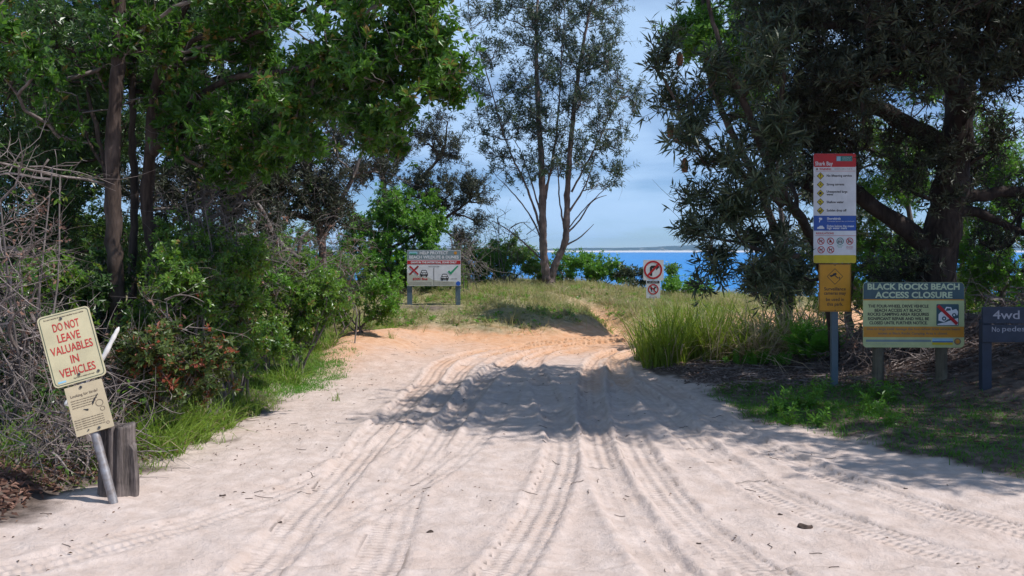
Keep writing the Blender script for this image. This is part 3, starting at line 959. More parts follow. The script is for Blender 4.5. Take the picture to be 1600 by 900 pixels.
bx0, bz0 = x4(1282), z4(343)
prism('pictogram', [(bx0 + a, bz0 + c) for a, c in ((-.02, -.03), (-.012, .0), (-.022, .012), (-.01, .022), (.012, .018), (.02, .004), (.006, -.008), (-.004, -.006), (-.012, -.032))], -.006, -.005, M['white_p'], s4)
prism('pictogram', [(x4(1282) + a, z4(356) + c) for a, c in ((-.04, -.012), (-.036, .008), (-.02, .012), (-.01, .024), (.022, .024), (.034, .008), (.042, .004), (.042, -.012))], -.006, -.005, M['white_p'], s4)
text(s4, 'REGULATIONS', .03, x4(1275), z4(364.6), -.0036, M['red_ink'], align='LEFT', width=.2, bold=.0008)
prism('rule', rrect(x4(1274), z4(368.4), x4(1337), z4(367.9)), -.0044, -.0034, M['red_ink'], s4)
for k, (px, py) in enumerate(((1282.5, 376.8), (1297.5, 376.8), (1312.5, 376.8), (1327.5, 376.8), (1282.8, 390.3), (1297.8, 390.3))):
    cx, cz_ = x4(px), z4(py)
    mm = M['teal_p'] if k == 2 else M['red_p']
    r_ = ring('regulation_roundel', cx, cz_, .032, .0405, -.006, -.0044, mm, s4, 24)
    if k in (2, 3):
        car_front(r_, cx, cz_, .045, -.0038, M['black_p'], M['white_p'])
    elif k == 1:
        prism('pictogram', [(cx - .02, cz_ - .016), (cx - .012, cz_), (cx, cz_ + .024), (cx + .012, cz_), (cx + .02, cz_ - .016)], -.005, -.0036, M['black_p'], r_)
    else:
        dog(r_, cx, cz_, .045, -.0037, M['black_p'])
    if k != 2: prism('prohibition_bar', bar(cx - .026, cz_ + .026, cx + .026, cz_ - .026, .008), -.0078, -.0062, M['red_p'], r_)
text(s4, 'Permitted\nbeach', .014, x4(1312.5), z4(385), -.0036, M['green_p'], width=.07)
text(s4, 'No vehicle\naccess past\nthis point', .014, x4(1327.5), z4(387), -.0036, M['red_ink'], width=.08)
ap = prism('camera_plate', rrect(x4(1279.5), z4(487), x4(1329.5), z4(412.3), .006), -.003, .004, M['amber_p'], s4, .001)
pts_o, pts_i = rrect(x4(1280.3), z4(486.2), x4(1328.7), z4(413.1), .006, 3), rrect(x4(1281), z4(485.5), x4(1328), z4(413.8), .006, 3)
bv, bq = [], []
for i, (a, c) in enumerate(zip(pts_o, pts_i)):
    bv += [(a[0], -.0042, a[1]), (c[0], -.0042, c[1])]
    j = (i + 1) % len(pts_o)
    bq.append((2 * i, 2 * j, 2 * j + 1, 2 * i + 1))
mesh_np('border_line', bv, bq, M['black_p'], ap)
cx, cz_ = x4(1304.5), z4(432)
fr = mesh_np('diamond_outline', [(cx + a * r, -.0042, cz_ + c * r) for r in (.093, .085) for a, c in ((0, -1), (1, 0), (0, 1), (-1, 0))],
             [(i, (i + 1) % 4, (i + 1) % 4 + 4, i + 4) for i in range(4)], M['black_p'], ap)
prism('camera_picture', [(cx + a, cz_ + c) for a, c in ((-.065, .012), (-.045, -.008), (.012, .018), (.022, .030), (.006, .043), (-.02, .034), (-.03, .02))], -.005, -.0035, M['black_p'], ap)
prism('camera_picture', bar(cx + .0, cz_ + .012, cx + .035, cz_ - .02, .010), -.005, -.0035, M['black_p'], ap)
prism('camera_picture', bar(cx + .03, cz_ - .018, cx + .06, cz_ - .012, .006), -.0066, -.0052, M['black_p'], ap)
prism('camera_picture', bar(cx + .048, cz_ - .002, cx + .052, cz_ - .035, .006), -.0082, -.0068, M['black_p'], ap)
for k, (t, wd) in enumerate((('Surveillance', .245), ('cameras may', .25), ('be used in', .205), ('this park.', .185))):
    text(ap, t, .052, cx, z4(451.3 + 8.2 * k), -.0036, M['black_p'], width=wd, bold=.0008)
bolt(s4, cx, z4(414.8), -.0036, .006); bolt(s4, cx, z4(484.5), -.0036, .006)

# --- closure sign on two round posts
Y5 = 10.6
x5c = P(1427, 0, Y5)[0]
s5 = thing('closure_sign', 'pale green access closure sign with dark header and orange band on two round posts', 'sign', (x5c, Y5, gz1(x5c, Y5)))
s5.rotation_euler.z = R(-1.5)
l5 = s5.location[2]


def z5(py): return EYE - (py - HZ) / F * Y5 - l5
def x5(px): return (px - 1427.0) / F * Y5


post('post', s5, x5(1376), .07, -.25, z5(470), .125, .12, M['wood_post'], True)
post('post', s5, x5(1474.5), .07, -.3, z5(470), .125, .12, M['wood_post'], True)
prism('panel', rrect(x5(1349), z5(543), x5(1505.5), z5(441), .045, 7), -.004, .004, M['olive_p'], s5, .001)
hp = [(x5(1505), z5(467.5)), (x5(1505), z5(441) - .046)] + [(x5(1505) - .043 + .043 * math.cos(R(a)), z5(441.3) - .043 + .043 * math.sin(R(a))) for a in (15, 35, 55, 75, 90)]
hp += [(x5(1349.5) + .043 - .043 * math.cos(R(a)), z5(441.3) - .043 + .043 * math.sin(R(a))) for a in (90, 75, 55, 35, 15)] + [(x5(1349.5), z5(467.5))]
prism('header_band', hp, -.006, -.0043, M['slate_p'], s5)
prism('thin_orange_line', rrect(x5(1349.5), z5(469.3), x5(1505), z5(467.6)), -.006, -.0043, M['orange_p'], s5)
text(s5, 'BLACK ROCKS BEACH', .092, x5(1427), z5(447.8), -.0066, M['pale_ink'], width=1.005, bold=.003)
text(s5, 'ACCESS CLOSURE', .092, x5(1427.3), z5(460.8), -.0066, M['pale_ink'], width=.845, bold=.003)
for k, (t, wd) in enumerate((('THE FOUR-WHEEL DRIVE VEHICLE', .66), ('BEACH ACCESS AT BLACK', .52), ('ROCKS CAMPING AREA REQUIRES', .67), ('SIGNIFICANT REPAIR AND WILL BE', .67), ('CLOSED UNTIL FURTHER NOTICE.', .635))):
    text(s5, t, .046, x5(1403.7), z5(478.3 + 6.55 * k), -.0047, M['black_p'], width=wd, bold=.0014)
prism('orange_band', rrect(x5(1349.5), z5(526.8), x5(1505), z5(510.2)), -.006, -.0043, M['orange_p'], s5)
text(s5, 'Due to large swell damage the four-wheel drive vehicle beach', .036, x5(1427), z5(514.5), -.0066, M['brown_ink'], width=1.02, bold=.001)
text(s5, 'access at Black Rocks Camping Area is closed.', .036, x5(1426), z5(521.3), -.0066, M['brown_ink'], width=.76, bold=.001)
prism('grey_strip', rrect(x5(1353.5), z5(534.2), x5(1454), z5(530.6)), -.006, -.0043, M['grey_p'], s5)
text(s5, 'National Parks and Wildlife Service', .016, x5(1354), z5(537.3), -.0047, M['grey_p'], align='LEFT', width=.4)
prism('logo', rrect(x5(1456), z5(534), x5(1488), z5(528.6)), -.006, -.0043, M['sky_p'], s5)
prism('logo', rrect(x5(1456), z5(534.6), x5(1488), z5(533.0)), -.0076, -.0062, M['blue_p'], s5)
prism('logo', rrect(x5(1456), z5(538.6), x5(1487.5), z5(534.8)), -.006, -.0043, M['yellow_p'], s5)
prism('logo', circ(x5(1495), z5(533.4), .038, 18), -.006, -.0043, M['brown_ink'], s5)
prism('logo', circ(x5(1495), z5(533.4), .024, 14), -.0076, -.0062, M['orange_p'], s5)
pc = prism('picture_plate', rrect(x5(1462.5), z5(508.8), x5(1497), z5(475), .012), -.006, -.0043, M['slate_p'], s5)
prism('picture_ground', [(x5(1464), z5(507.8)), (x5(1495.8), z5(507.8)), (x5(1495.8), z5(496.5)), (x5(1488), z5(499)), (x5(1476), z5(503.5)), (x5(1464), z5(506))], -.0078, -.0062, M['white_p'], pc)
cb = [(-.115, -.045), (-.10, .02), (-.075, .04), (-.03, .05), (.0, .085), (.05, .07), (.055, .035), (.10, .04), (.115, .005), (.10, -.03), (.06, -.03), (.03, -.05), (-.02, -.055), (-.06, -.075)]
cc = (x5(1480), z5(491))
ca = R(12)
prism('picture_car', [(cc[0] + a * math.cos(ca) - c * math.sin(ca), cc[1] + a * math.sin(ca) + c * math.cos(ca)) for a, c in cb], -.0094, -.008, M['white_p'], pc)
prism('picture_window', [(cc[0] + a * math.cos(ca) - c * math.sin(ca), cc[1] + a * math.sin(ca) + c * math.cos(ca)) for a, c in ((-.02, .042), (.003, .07), (.04, .06), (.04, .036))], -.011, -.0096, M['slate_p'], pc)
for wx_, wz_ in ((1474, 497.5), (1489.5, 492.3)):
    prism('picture_wheel', circ(x5(wx_), z5(wz_), .024, 14), -.011, -.0096, M['slate_p'], pc)
    prism('picture_hub', circ(x5(wx_), z5(wz_), .010, 10), -.0126, -.0112, M['white_p'], pc)
prism('red_slash', bar(x5(1464.5), z5(477.5), x5(1494), z5(506), .035), -.0145, -.013, M['red_p'], pc)

# --- navy board sign at the right edge
Y6 = 9.9
x6c = P(1592, 0, Y6)[0]
s6 = thing('navy_board_sign', 'navy two board sign with faded white letters reading 4wd, beside the closure sign', 'sign', (x6c, Y6, gz1(x6c, Y6)))
l6 = s6.location[2]


def z6(py): return EYE - (py - HZ) / F * Y6 - l6
def x6(px): return (px - 1592.0) / F * Y6


post('post', s6, x6(1545), .075, -.25, z6(500), .10, .08, M['navy_p'])
post('post', s6, x6(1640), .075, -.25, z6(500), .10, .08, M['navy_p'])
prism('upper_board', rrect(x6(1535.5), z6(505.8), x6(1650), z6(479.5)), -.005, .03, M['navy_p'], s6, .004)
prism('lower_board', rrect(x6(1535.0), z6(534.5), x6(1650), z6(507.2)), -.005, .03, M['navy_p'], s6, .004)
text(s6, '4wd', .125, x6(1551), z6(491.8), -.0056, M['lilac_ink'], align='LEFT', bold=.001, width=.275)
text(s6, 'No', .075, x6(1549.5), z6(514.5), -.0056, M['lilac_ink'], align='LEFT', width=.08)
text(s6, 'pedestrians', .075, x6(1565.5), z6(515), -.0056, M['lilac_ink'], align='LEFT', width=.47)


# ------------------------------------------------------------------ trees and shrubs
def Bl(px, py, Y, rx, rz, ry, n):
    c = P(px, py, Y)
    return (c, np.array([rx / F * Y, ry, rz / F * Y]), n)


def in_blob(c, r, n, g, clump=0):
    k = n if not clump else max(2, int(math.ceil(n / clump)))
    d = nrm(g.normal(size=(k, 3)))
    rad = g.uniform(0, 1, (k, 1)) ** (1 / 2.4)
    p = c + d * rad * r
    if clump:
        p = p[g.integers(0, k, n)] + g.normal(0, .13, (n, 3)) * r
    return p


def tree(name, label, cat, stems, blobs, leaf, bark, g_seed, group=None, limbs=8, twig_n=5, twig_l=.35, ros=2, leaf_n=9, L=.09, W=.035,
         spread=(30, 95), rmin=.004, r_k=.010, bare=0, sub='trunk', up=.35, twig_r=.0028, sides=9, min_z=None, crown='crown', bark_twig=None, clump=5, clear=None):
    """stems: list of (points, radii). blobs: leafy volumes. Branches grow from the stems to every leaf cluster."""
    g = np.random.default_rng(g_seed)
    origin = np.array(stems[0][0][0], float)
    root = thing(name, label, cat, origin, group)
    bt = bark_twig or bark
    nodes, nrad, npar, plen = [], [], [], []
    for pts, rad in stems:
        K = max(8, int(np.linalg.norm(np.diff(np.asarray(pts, float), axis=0), axis=1).sum() / .12))
        K = min(K, 90)
        c = cr(pts, K)
        c[2:-1] += g.normal(0, .006, (K - 3, 3))
        r = np.interp(np.linspace(0, 1, K), np.linspace(0, 1, len(rad)), rad)
        rr = r * (1 + .07 * np.sin(np.arange(K) * 1.3 + g.uniform(0, 6)))
        rr[0] *= 1.25
        v, q = tubes((c - origin)[None], rr[None], sides)
        v = v + (fbm(v[:, 0] * 30 + v[:, 1] * 21, v[:, 2] * 9, g_seed) - .5)[:, None] * nrm(v - np.repeat(c - origin, sides, 0)) * (np.repeat(rr, sides) * .35)[:, None]
        mesh_np(sub, v, q, bark, root, smooth=True)
        for i in range(K):
            if i < K * .12 and len(blobs) and len(pts) > 2: continue
            nodes.append(c[i]); nrad.append(r[i]); npar.append(-1); plen.append(i / K * 1.0)
    nodes = list(map(np.asarray, nodes))
    pts = np.concatenate([in_blob(c, r, n, g, clump) for c, r, n in blobs]) if blobs else np.zeros((0, 3))
    cen = np.concatenate([np.repeat(c[None], n, 0) for c, r, n in blobs]) if blobs else pts
    if clear:                    # the tree was cut back here
        qx = 800 + pts[:, 0] / np.maximum(pts[:, 1], .1) * F; qy = HZ - (pts[:, 2] - EYE) / np.maximum(pts[:, 1], .1) * F
        keep = ~((qx > clear[0]) & (qx < clear[1]) & (qy > clear[2]) & (qy < clear[3]) & (pts[:, 1] < clear[4]))
        pts, cen = pts[keep], cen[keep]
    if min_z is not None:
        keep = pts[:, 2] > gz(pts[:, 0], pts[:, 1]) + min_z
        pts, cen = pts[keep], cen[keep]
    st_arr = np.array(nodes)
    d0 = np.array([np.min(np.linalg.norm(st_arr - p, axis=1)) for p in pts]) if len(pts) else np.zeros(0)
    order = np.argsort(d0)
    cap = len(nodes) + 4 * len(pts) + 4
    NA = np.zeros((cap, 3)); NA[:len(nodes)] = st_arr
    PL = np.zeros(cap); PL[:len(nodes)] = plen
    n_now = len(nodes); n_stem = n_now
    seg = []                      # (parent node, list of the path's own nodes)
    PAR = np.full(cap, -1)
    for o in order:
        p = pts[o]
        d = np.linalg.norm(NA[:n_now] - p, axis=1)
        cost = d + .22 * PL[:n_now] + .6 * np.maximum(0, NA[:n_now, 2] - p[2] + .15)
        k = int(np.argmin(cost))
        a = NA[k]
        mid = (a + p) / 2 + np.array([0, 0, -.10 * d[k] if p[2] > a[2] else .12 * d[k]]) + g.normal(0, .07 * d[k], 3)
        path = [(1 - t) ** 2 * a + 2 * t * (1 - t) * mid + t * t * p for t in (.25, .5, .75, 1)]
        path = [w + g.normal(0, .025 * d[k], 3) if i < 3 else w for i, w in enumerate(path)]
        ids = []
        par = k
        for w in path:
            NA[n_now] = w; PAR[n_now] = par
            PL[n_now] = PL[par] + np.linalg.norm(w - NA[par]); par = n_now
            ids.append(n_now); n_now += 1
        seg.append((k, ids))
    cnt = np.zeros(n_now)
    for k, ids in seg: cnt[ids[-1]] += 1
    for i in range(n_now - 1, n_stem - 1, -1):
        if PAR[i] >= 0: cnt[PAR[i]] += cnt[i]
    if seg:
        paths = np.array([[NA[k]] + [NA[i] for i in ids] for k, ids in seg]) - origin
        rads = np.array([[np.nan] + [max(rmin, r_k * cnt[i] ** .5) for i in ids] for k, ids in seg])
        for s, (k, ids) in enumerate(seg):
            lim = nrad[k] * .85 if k < n_stem else max(rmin, r_k * cnt[k] ** .5)
            rads[s] = np.minimum(np.nan_to_num(rads[s], nan=rads[s][1] * 1.15), max(lim, rmin))
        big_ = np.argsort(-rads[:, 1])[:limbs]
        for s in big_:
            dense = cr(paths[s], 17); rd = np.interp(np.linspace(0, 1, 17), np.linspace(0, 1, 5), rads[s])
            v, q = tubes(dense[None], rd[None], 7)
            mesh_np('limb', v, q, bark, root, smooth=True)
        rest = np.setdiff1d(np.arange(len(seg)), big_)
        tw = []
        if len(rest): tw.append(tubes(paths[rest], rads[rest], 4))
        # twigs and leaves
        out = nrm(pts - cen + 1e-6) * .55 + nrm(pts - origin) * .25
        N = len(pts)
        dirs = nrm(np.repeat(out, twig_n, 0) + np.array([0, 0, up]) + g.normal(0, .62, (N * twig_n, 3)))
        b0 = np.repeat(pts, twig_n, 0)
        LL = twig_l * g.uniform(.5, 1.2, N * twig_n)
        t4 = np.linspace(0, 1, 4)
        bend = g.normal(0, .22, (N * twig_n, 3)) + np.array([0, 0, up * .4])
        tp = b0[:, None] + dirs[:, None] * (LL[:, None] * t4)[..., None] + bend[:, None] * (LL[:, None] * t4 ** 2)[..., None]
        tr_ = np.repeat(np.array([[1.3, 1.0, .8, .5]]) * twig_r, N * twig_n, 0)
        tw.append(tubes(tp - origin, tr_, 3))
        if bare:
            B = bare
            k = g.integers(n_stem if n_now > n_stem else 0, n_now, B)
            dd = nrm(g.normal(0, 1, (B, 3)) + np.array([0, 0, .7]))
            l2 = twig_l * g.uniform(.5, 1.5, B)
            t6 = np.linspace(0, 1, 5)
            bp = NA[k][:, None] + dd[:, None] * (l2[:, None] * t6)[..., None] + g.normal(0, .35, (B, 1, 3)) * (l2[:, None] * t6 ** 2)[..., None]
            bp[:, 1:] += g.normal(0, .02, (B, 4, 3))
            tw.append(tubes(bp - origin, np.repeat(np.array([[1.2, 1, .8, .6, .3]]) * twig_r, B, 0), 3))
        v, q, _ = merge(tw)
        mesh_np('branches', v, q, bt, root, smooth=True, kind='stuff')
        if leaf is not None and ros > 0:
            cs, ax = [], []
            for f in np.linspace(1, .45, ros):
                i = f * 3
                i0 = min(2, int(i)); fr_ = i - i0
                cs.append(tp[:, i0] * (1 - fr_) + tp[:, i0 + 1] * fr_); ax.append(tp[:, i0 + 1] - tp[:, i0])
            v, q, ti = rosettes(np.concatenate(cs) - origin, np.concatenate(ax), leaf_n, L, W, spread, g)
            mesh_np(crown, v, q, leaf, root, tint=ti, kind='stuff')
    return root


def shrub(name, label, cat, px, Y, blobs, leaf, bark, seed, group=None, nst=5, **kw):
    """a bush: several stems from one foot"""
    base = np.array(footing(px, Y))
    base[2] -= .03
    g = np.random.default_rng(seed + 900)
    stems = []
    for i in range(nst):
        c, r, n = blobs[i % len(blobs)]
        tgt = c + r * g.uniform(-.45, .45, 3)
        tgt[2] = max(tgt[2], base[2] + .15)
        f0 = base + np.array([g.normal(0, .06), g.normal(0, .06), 0]) if i else base
        midp = f0 * .5 + tgt * .5 + g.normal(0, .07, 3); midp[2] += .1 * (tgt[2] - base[2])
        r0 = kw.get('stem_r', .016) * g.uniform(.7, 1.2)
        stems.append(([f0, midp, tgt], [r0, r0 * .75, r0 * .4]))
    k2 = {k: v for k, v in kw.items() if k != 'stem_r'}
    k2.setdefault('limbs', 0); k2.setdefault('sides', 6); k2.setdefault('crown', 'foliage'); k2.setdefault('sub', 'stem'); k2.setdefault('min_z', .02); k2.setdefault('clump', 4)
    return tree(name, label, cat, stems, blobs, leaf, bark, seed, group, **k2)


def stem_from(px0, Y0, rest, radii):
    """stem path: foot on the ground at a column and depth, then (px, py, Y) points"""
    f = np.array(footing(px0, Y0)); f[2] -= .05
    return ([f] + [P(*p) for p in rest], radii)


# left: tall trunks with the broad-leaved canopy
tree('broadleaf_tree', 'straightest tall rough brown trunk left of centre of the left thicket, behind the leaning sign', 'tree',
     [stem_from(196, 9.46, [(186, 520, 9.46), (181, 440, 9.46), (176, 330, 9.46), (178, 200, 9.46), (186, 60, 9.46), (190, -120, 9.46), (200, -260, 9.57)], [.088, .082, .08, .076, .070, .062, .05, .03]),
      ([P(187, 330, 9.48), P(168, 270, 9.57), P(140, 225, 9.68), P(120, 150, 9.68)], [.02, .018, .014, .008])],
     [Bl(70, -20, 9.46, 150, 80, 1.2, 29), Bl(250, -30, 9.46, 130, 80, 1.2, 43), Bl(60, 80, 8.69, 60, 60, .5, 7), Bl(40, 200, 9.46, 70, 90, .8, 6),
      Bl(110, 130, 10.12, 90, 80, .8, 14), Bl(270, 90, 10.12, 90, 70, .8, 32), Bl(0, 260, 8.36, 40, 60, .4, 4)],
     M['leaf_broad'], M['bark'], 101, 'tall trees in the left thicket', limbs=7, twig_n=7, twig_l=.26, ros=2, leaf_n=12, L=.100, W=.043, r_k=.0065, bare=320, bark_twig=M['twig_dry'])
tree('broadleaf_tree', 'curved tall trunk carrying the big glossy overhanging canopy beside the track', 'tree',
     [stem_from(224, 10.32, [(232, 520, 10.32), (241, 440, 10.32), (240, 380, 10.32), (230, 320, 10.32), (236, 220, 10.32), (250, 110, 10.21), (285, 20, 10.09), (330, -80, 9.86)], [.085, .08, .078, .074, .068, .062, .056, .045, .03]),
      ([P(238, 240, 10.32), P(300, 160, 10.21), P(370, 120, 9.98), P(450, 110, 9.74), P(540, 90, 9.51), P(620, 80, 9.40)], [.045, .038, .032, .026, .018, .01]),
      ([P(242, 170, 10.32), P(300, 65, 10.09), P(380, 60, 9.86), P(470, 20, 9.63), P(520, -5, 9.51)], [.035, .03, .025, .018, .01])],
     [Bl(360, 130, 10.21, 110, 85, .9, 52), Bl(440, 195, 9.98, 110, 60, .9, 46), Bl(500, 100, 9.63, 100, 80, .9, 55), Bl(600, 130, 9.40, 80, 80, .7, 55),
      Bl(690, 105, 9.28, 40, 48, .45, 27), Bl(640, 50, 9.40, 60, 40, .5, 24), Bl(560, 25, 9.63, 90, 40, .8, 27), Bl(420, -10, 9.98, 150, 60, 1.0, 24),
      Bl(310, 215, 10.44, 80, 55, .7, 27), Bl(560, 205, 9.63, 75, 30, .6, 14), Bl(390, 255, 10.21, 80, 25, .7, 15)],
     M['leaf_broad'], M['bark'], 102, 'tall trees in the left thicket', limbs=10, twig_n=7, twig_l=.24, ros=2, leaf_n=14, L=.098, W=.043, r_k=.0062, bare=700, bark_twig=M['twig_dry'])
tree('broadleaf_tree', 'thin dark trunk between the two tall trunks of the left thicket', 'tree',
     [stem_from(206, 10.53, [(206, 440, 10.53), (210, 300, 10.53), (206, 180, 10.53), (214, 60, 10.53), (240, -60, 10.53)], [.05, .046, .042, .036, .03, .015])],
     [Bl(230, 30, 10.75, 80, 60, .8, 40), Bl(180, 110, 10.98, 60, 60, .8, 25), Bl(300, 150, 10.98, 60, 60, .8, 25)],
     M['leaf_shade'], M['bark_dark'], 103, 'tall trees in the left thicket', limbs=4, twig_l=.26, r_k=.006, L=.085, W=.035, bare=60)
tree('broadleaf_tree', 'leaning dark slender trunk left of the straight tall trunk', 'tree',
     [stem_from(150, 10.08, [(155, 500, 10.08), (163, 400, 10.08), (172, 330, 10.19), (150, 200, 10.30), (110, 60, 10.42)], [.042, .038, .034, .03, .022, .012])],
     [Bl(120, 60, 10.53, 90, 70, .8, 40), Bl(60, 160, 10.75, 70, 70, .8, 28)],
     M['leaf_shade'], M['bark_dark'], 104, 'tall trees in the left thicket', limbs=3, twig_l=.26, r_k=.006, bare=70)

# banksias behind the left thicket
BK = dict(twig_n=4, twig_l=.42, ros=3, leaf_n=10, L=.115, W=.024, spread=(35, 85), r_k=.008, twig_r=.0042)
BK['leaf_n'] = 13
tree('banksia_tree', 'dark open banksia standing behind the bright green shrub, sky through its twigs', 'tree',
     [stem_from(612, 24.0, [(610, 420, 24.0), (604, 330, 24.0), (596, 240, 24.0), (600, 150, 24.0)], [.10, .09, .075, .06, .03]),
      ([P(606, 360, 24.0), P(650, 290, 24.0), P(690, 240, 24.0), P(700, 190, 24.0)], [.06, .05, .035, .015]),
      ([P(608, 390, 24.0), P(680, 350, 24.0), P(725, 320, 24.0), P(745, 300, 24.0)], [.05, .04, .028, .012])],
     [Bl(610, 190, 24.0, 60, 50, .9, 50), Bl(670, 225, 24.0, 50, 50, .9, 45), Bl(690, 290, 24.0, 50, 45, .9, 45), Bl(735, 320, 24.0, 30, 45, .7, 26), Bl(630, 270, 24.0, 60, 50, .9, 40), Bl(560, 240, 24.0, 50, 60, .9, 35), Bl(740, 380, 24.5, 25, 25, .5, 10)],
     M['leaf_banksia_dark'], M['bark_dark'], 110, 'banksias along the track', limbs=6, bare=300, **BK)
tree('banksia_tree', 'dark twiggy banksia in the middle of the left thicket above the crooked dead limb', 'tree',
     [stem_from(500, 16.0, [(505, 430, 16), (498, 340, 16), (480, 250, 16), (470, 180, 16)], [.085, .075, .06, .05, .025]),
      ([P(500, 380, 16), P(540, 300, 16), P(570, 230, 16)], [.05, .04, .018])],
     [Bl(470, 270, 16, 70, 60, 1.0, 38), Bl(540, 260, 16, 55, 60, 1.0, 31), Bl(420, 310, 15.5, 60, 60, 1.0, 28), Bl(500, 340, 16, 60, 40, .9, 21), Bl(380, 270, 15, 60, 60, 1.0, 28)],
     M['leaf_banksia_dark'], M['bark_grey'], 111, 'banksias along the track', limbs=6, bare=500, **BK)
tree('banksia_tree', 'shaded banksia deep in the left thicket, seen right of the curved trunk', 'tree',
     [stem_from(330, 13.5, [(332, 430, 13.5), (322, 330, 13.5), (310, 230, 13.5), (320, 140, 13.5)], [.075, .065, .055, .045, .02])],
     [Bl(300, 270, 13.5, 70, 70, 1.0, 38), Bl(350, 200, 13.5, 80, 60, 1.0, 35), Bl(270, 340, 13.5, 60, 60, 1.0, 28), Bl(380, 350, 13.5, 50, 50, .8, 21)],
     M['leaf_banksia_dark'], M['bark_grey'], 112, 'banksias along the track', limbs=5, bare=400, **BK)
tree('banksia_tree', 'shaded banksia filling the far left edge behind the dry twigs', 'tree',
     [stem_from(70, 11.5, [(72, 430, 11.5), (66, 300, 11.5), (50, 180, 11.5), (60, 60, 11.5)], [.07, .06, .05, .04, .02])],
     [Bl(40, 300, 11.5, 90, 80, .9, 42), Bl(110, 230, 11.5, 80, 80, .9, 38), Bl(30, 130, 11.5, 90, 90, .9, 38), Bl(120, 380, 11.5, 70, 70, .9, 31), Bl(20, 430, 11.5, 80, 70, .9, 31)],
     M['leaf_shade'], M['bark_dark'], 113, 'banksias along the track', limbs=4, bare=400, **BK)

tree('broadleaf_tree', 'tall shaded tree filling the upper left corner behind the tall trunks', 'tree',
     [stem_from(110, 14.0, [(112, 400, 14), (100, 250, 14), (110, 120, 14), (120, 0, 14), (130, -80, 14)], [.11, .10, .085, .07, .05, .02])],
     [Bl(60, 60, 14, 90, 80, 1, 70), Bl(160, 100, 14, 80, 80, 1, 70), Bl(90, 200, 14, 90, 70, 1, 60), Bl(220, 30, 14, 80, 70, 1, 60), Bl(200, 200, 14, 60, 70, 1, 46), Bl(20, 280, 14, 60, 60, 1, 36), Bl(130, 300, 14, 80, 60, 1, 46)],
     M['leaf_shade'], M['bark_dark'], 114, 'tall trees in the left thicket', limbs=4, twig_n=5, twig_l=.4, ros=2, leaf_n=13, L=.12, W=.05, r_k=.008, bare=300)
tree('broadleaf_tree', 'tall shaded tree behind the glossy overhanging canopy', 'tree',
     [stem_from(360, 15.5, [(356, 400, 15.5), (350, 280, 15.5), (345, 150, 15.5), (350, 30, 15.5)], [.10, .09, .075, .055, .025])],
     [Bl(300, 110, 15.5, 70, 70, 1, 56), Bl(380, 180, 15.5, 80, 60, 1, 60), Bl(300, 250, 15.5, 60, 50, 1, 36), Bl(440, 130, 15.5, 70, 60, 1, 50), Bl(360, 40, 15.5, 80, 60, 1, 50), Bl(400, 300, 15.5, 60, 50, 1, 36)],
     M['leaf_shade'], M['bark_dark'], 115, 'tall trees in the left thicket', limbs=4, twig_n=5, twig_l=.4, ros=2, leaf_n=13, L=.12, W=.05, r_k=.008, bare=300)

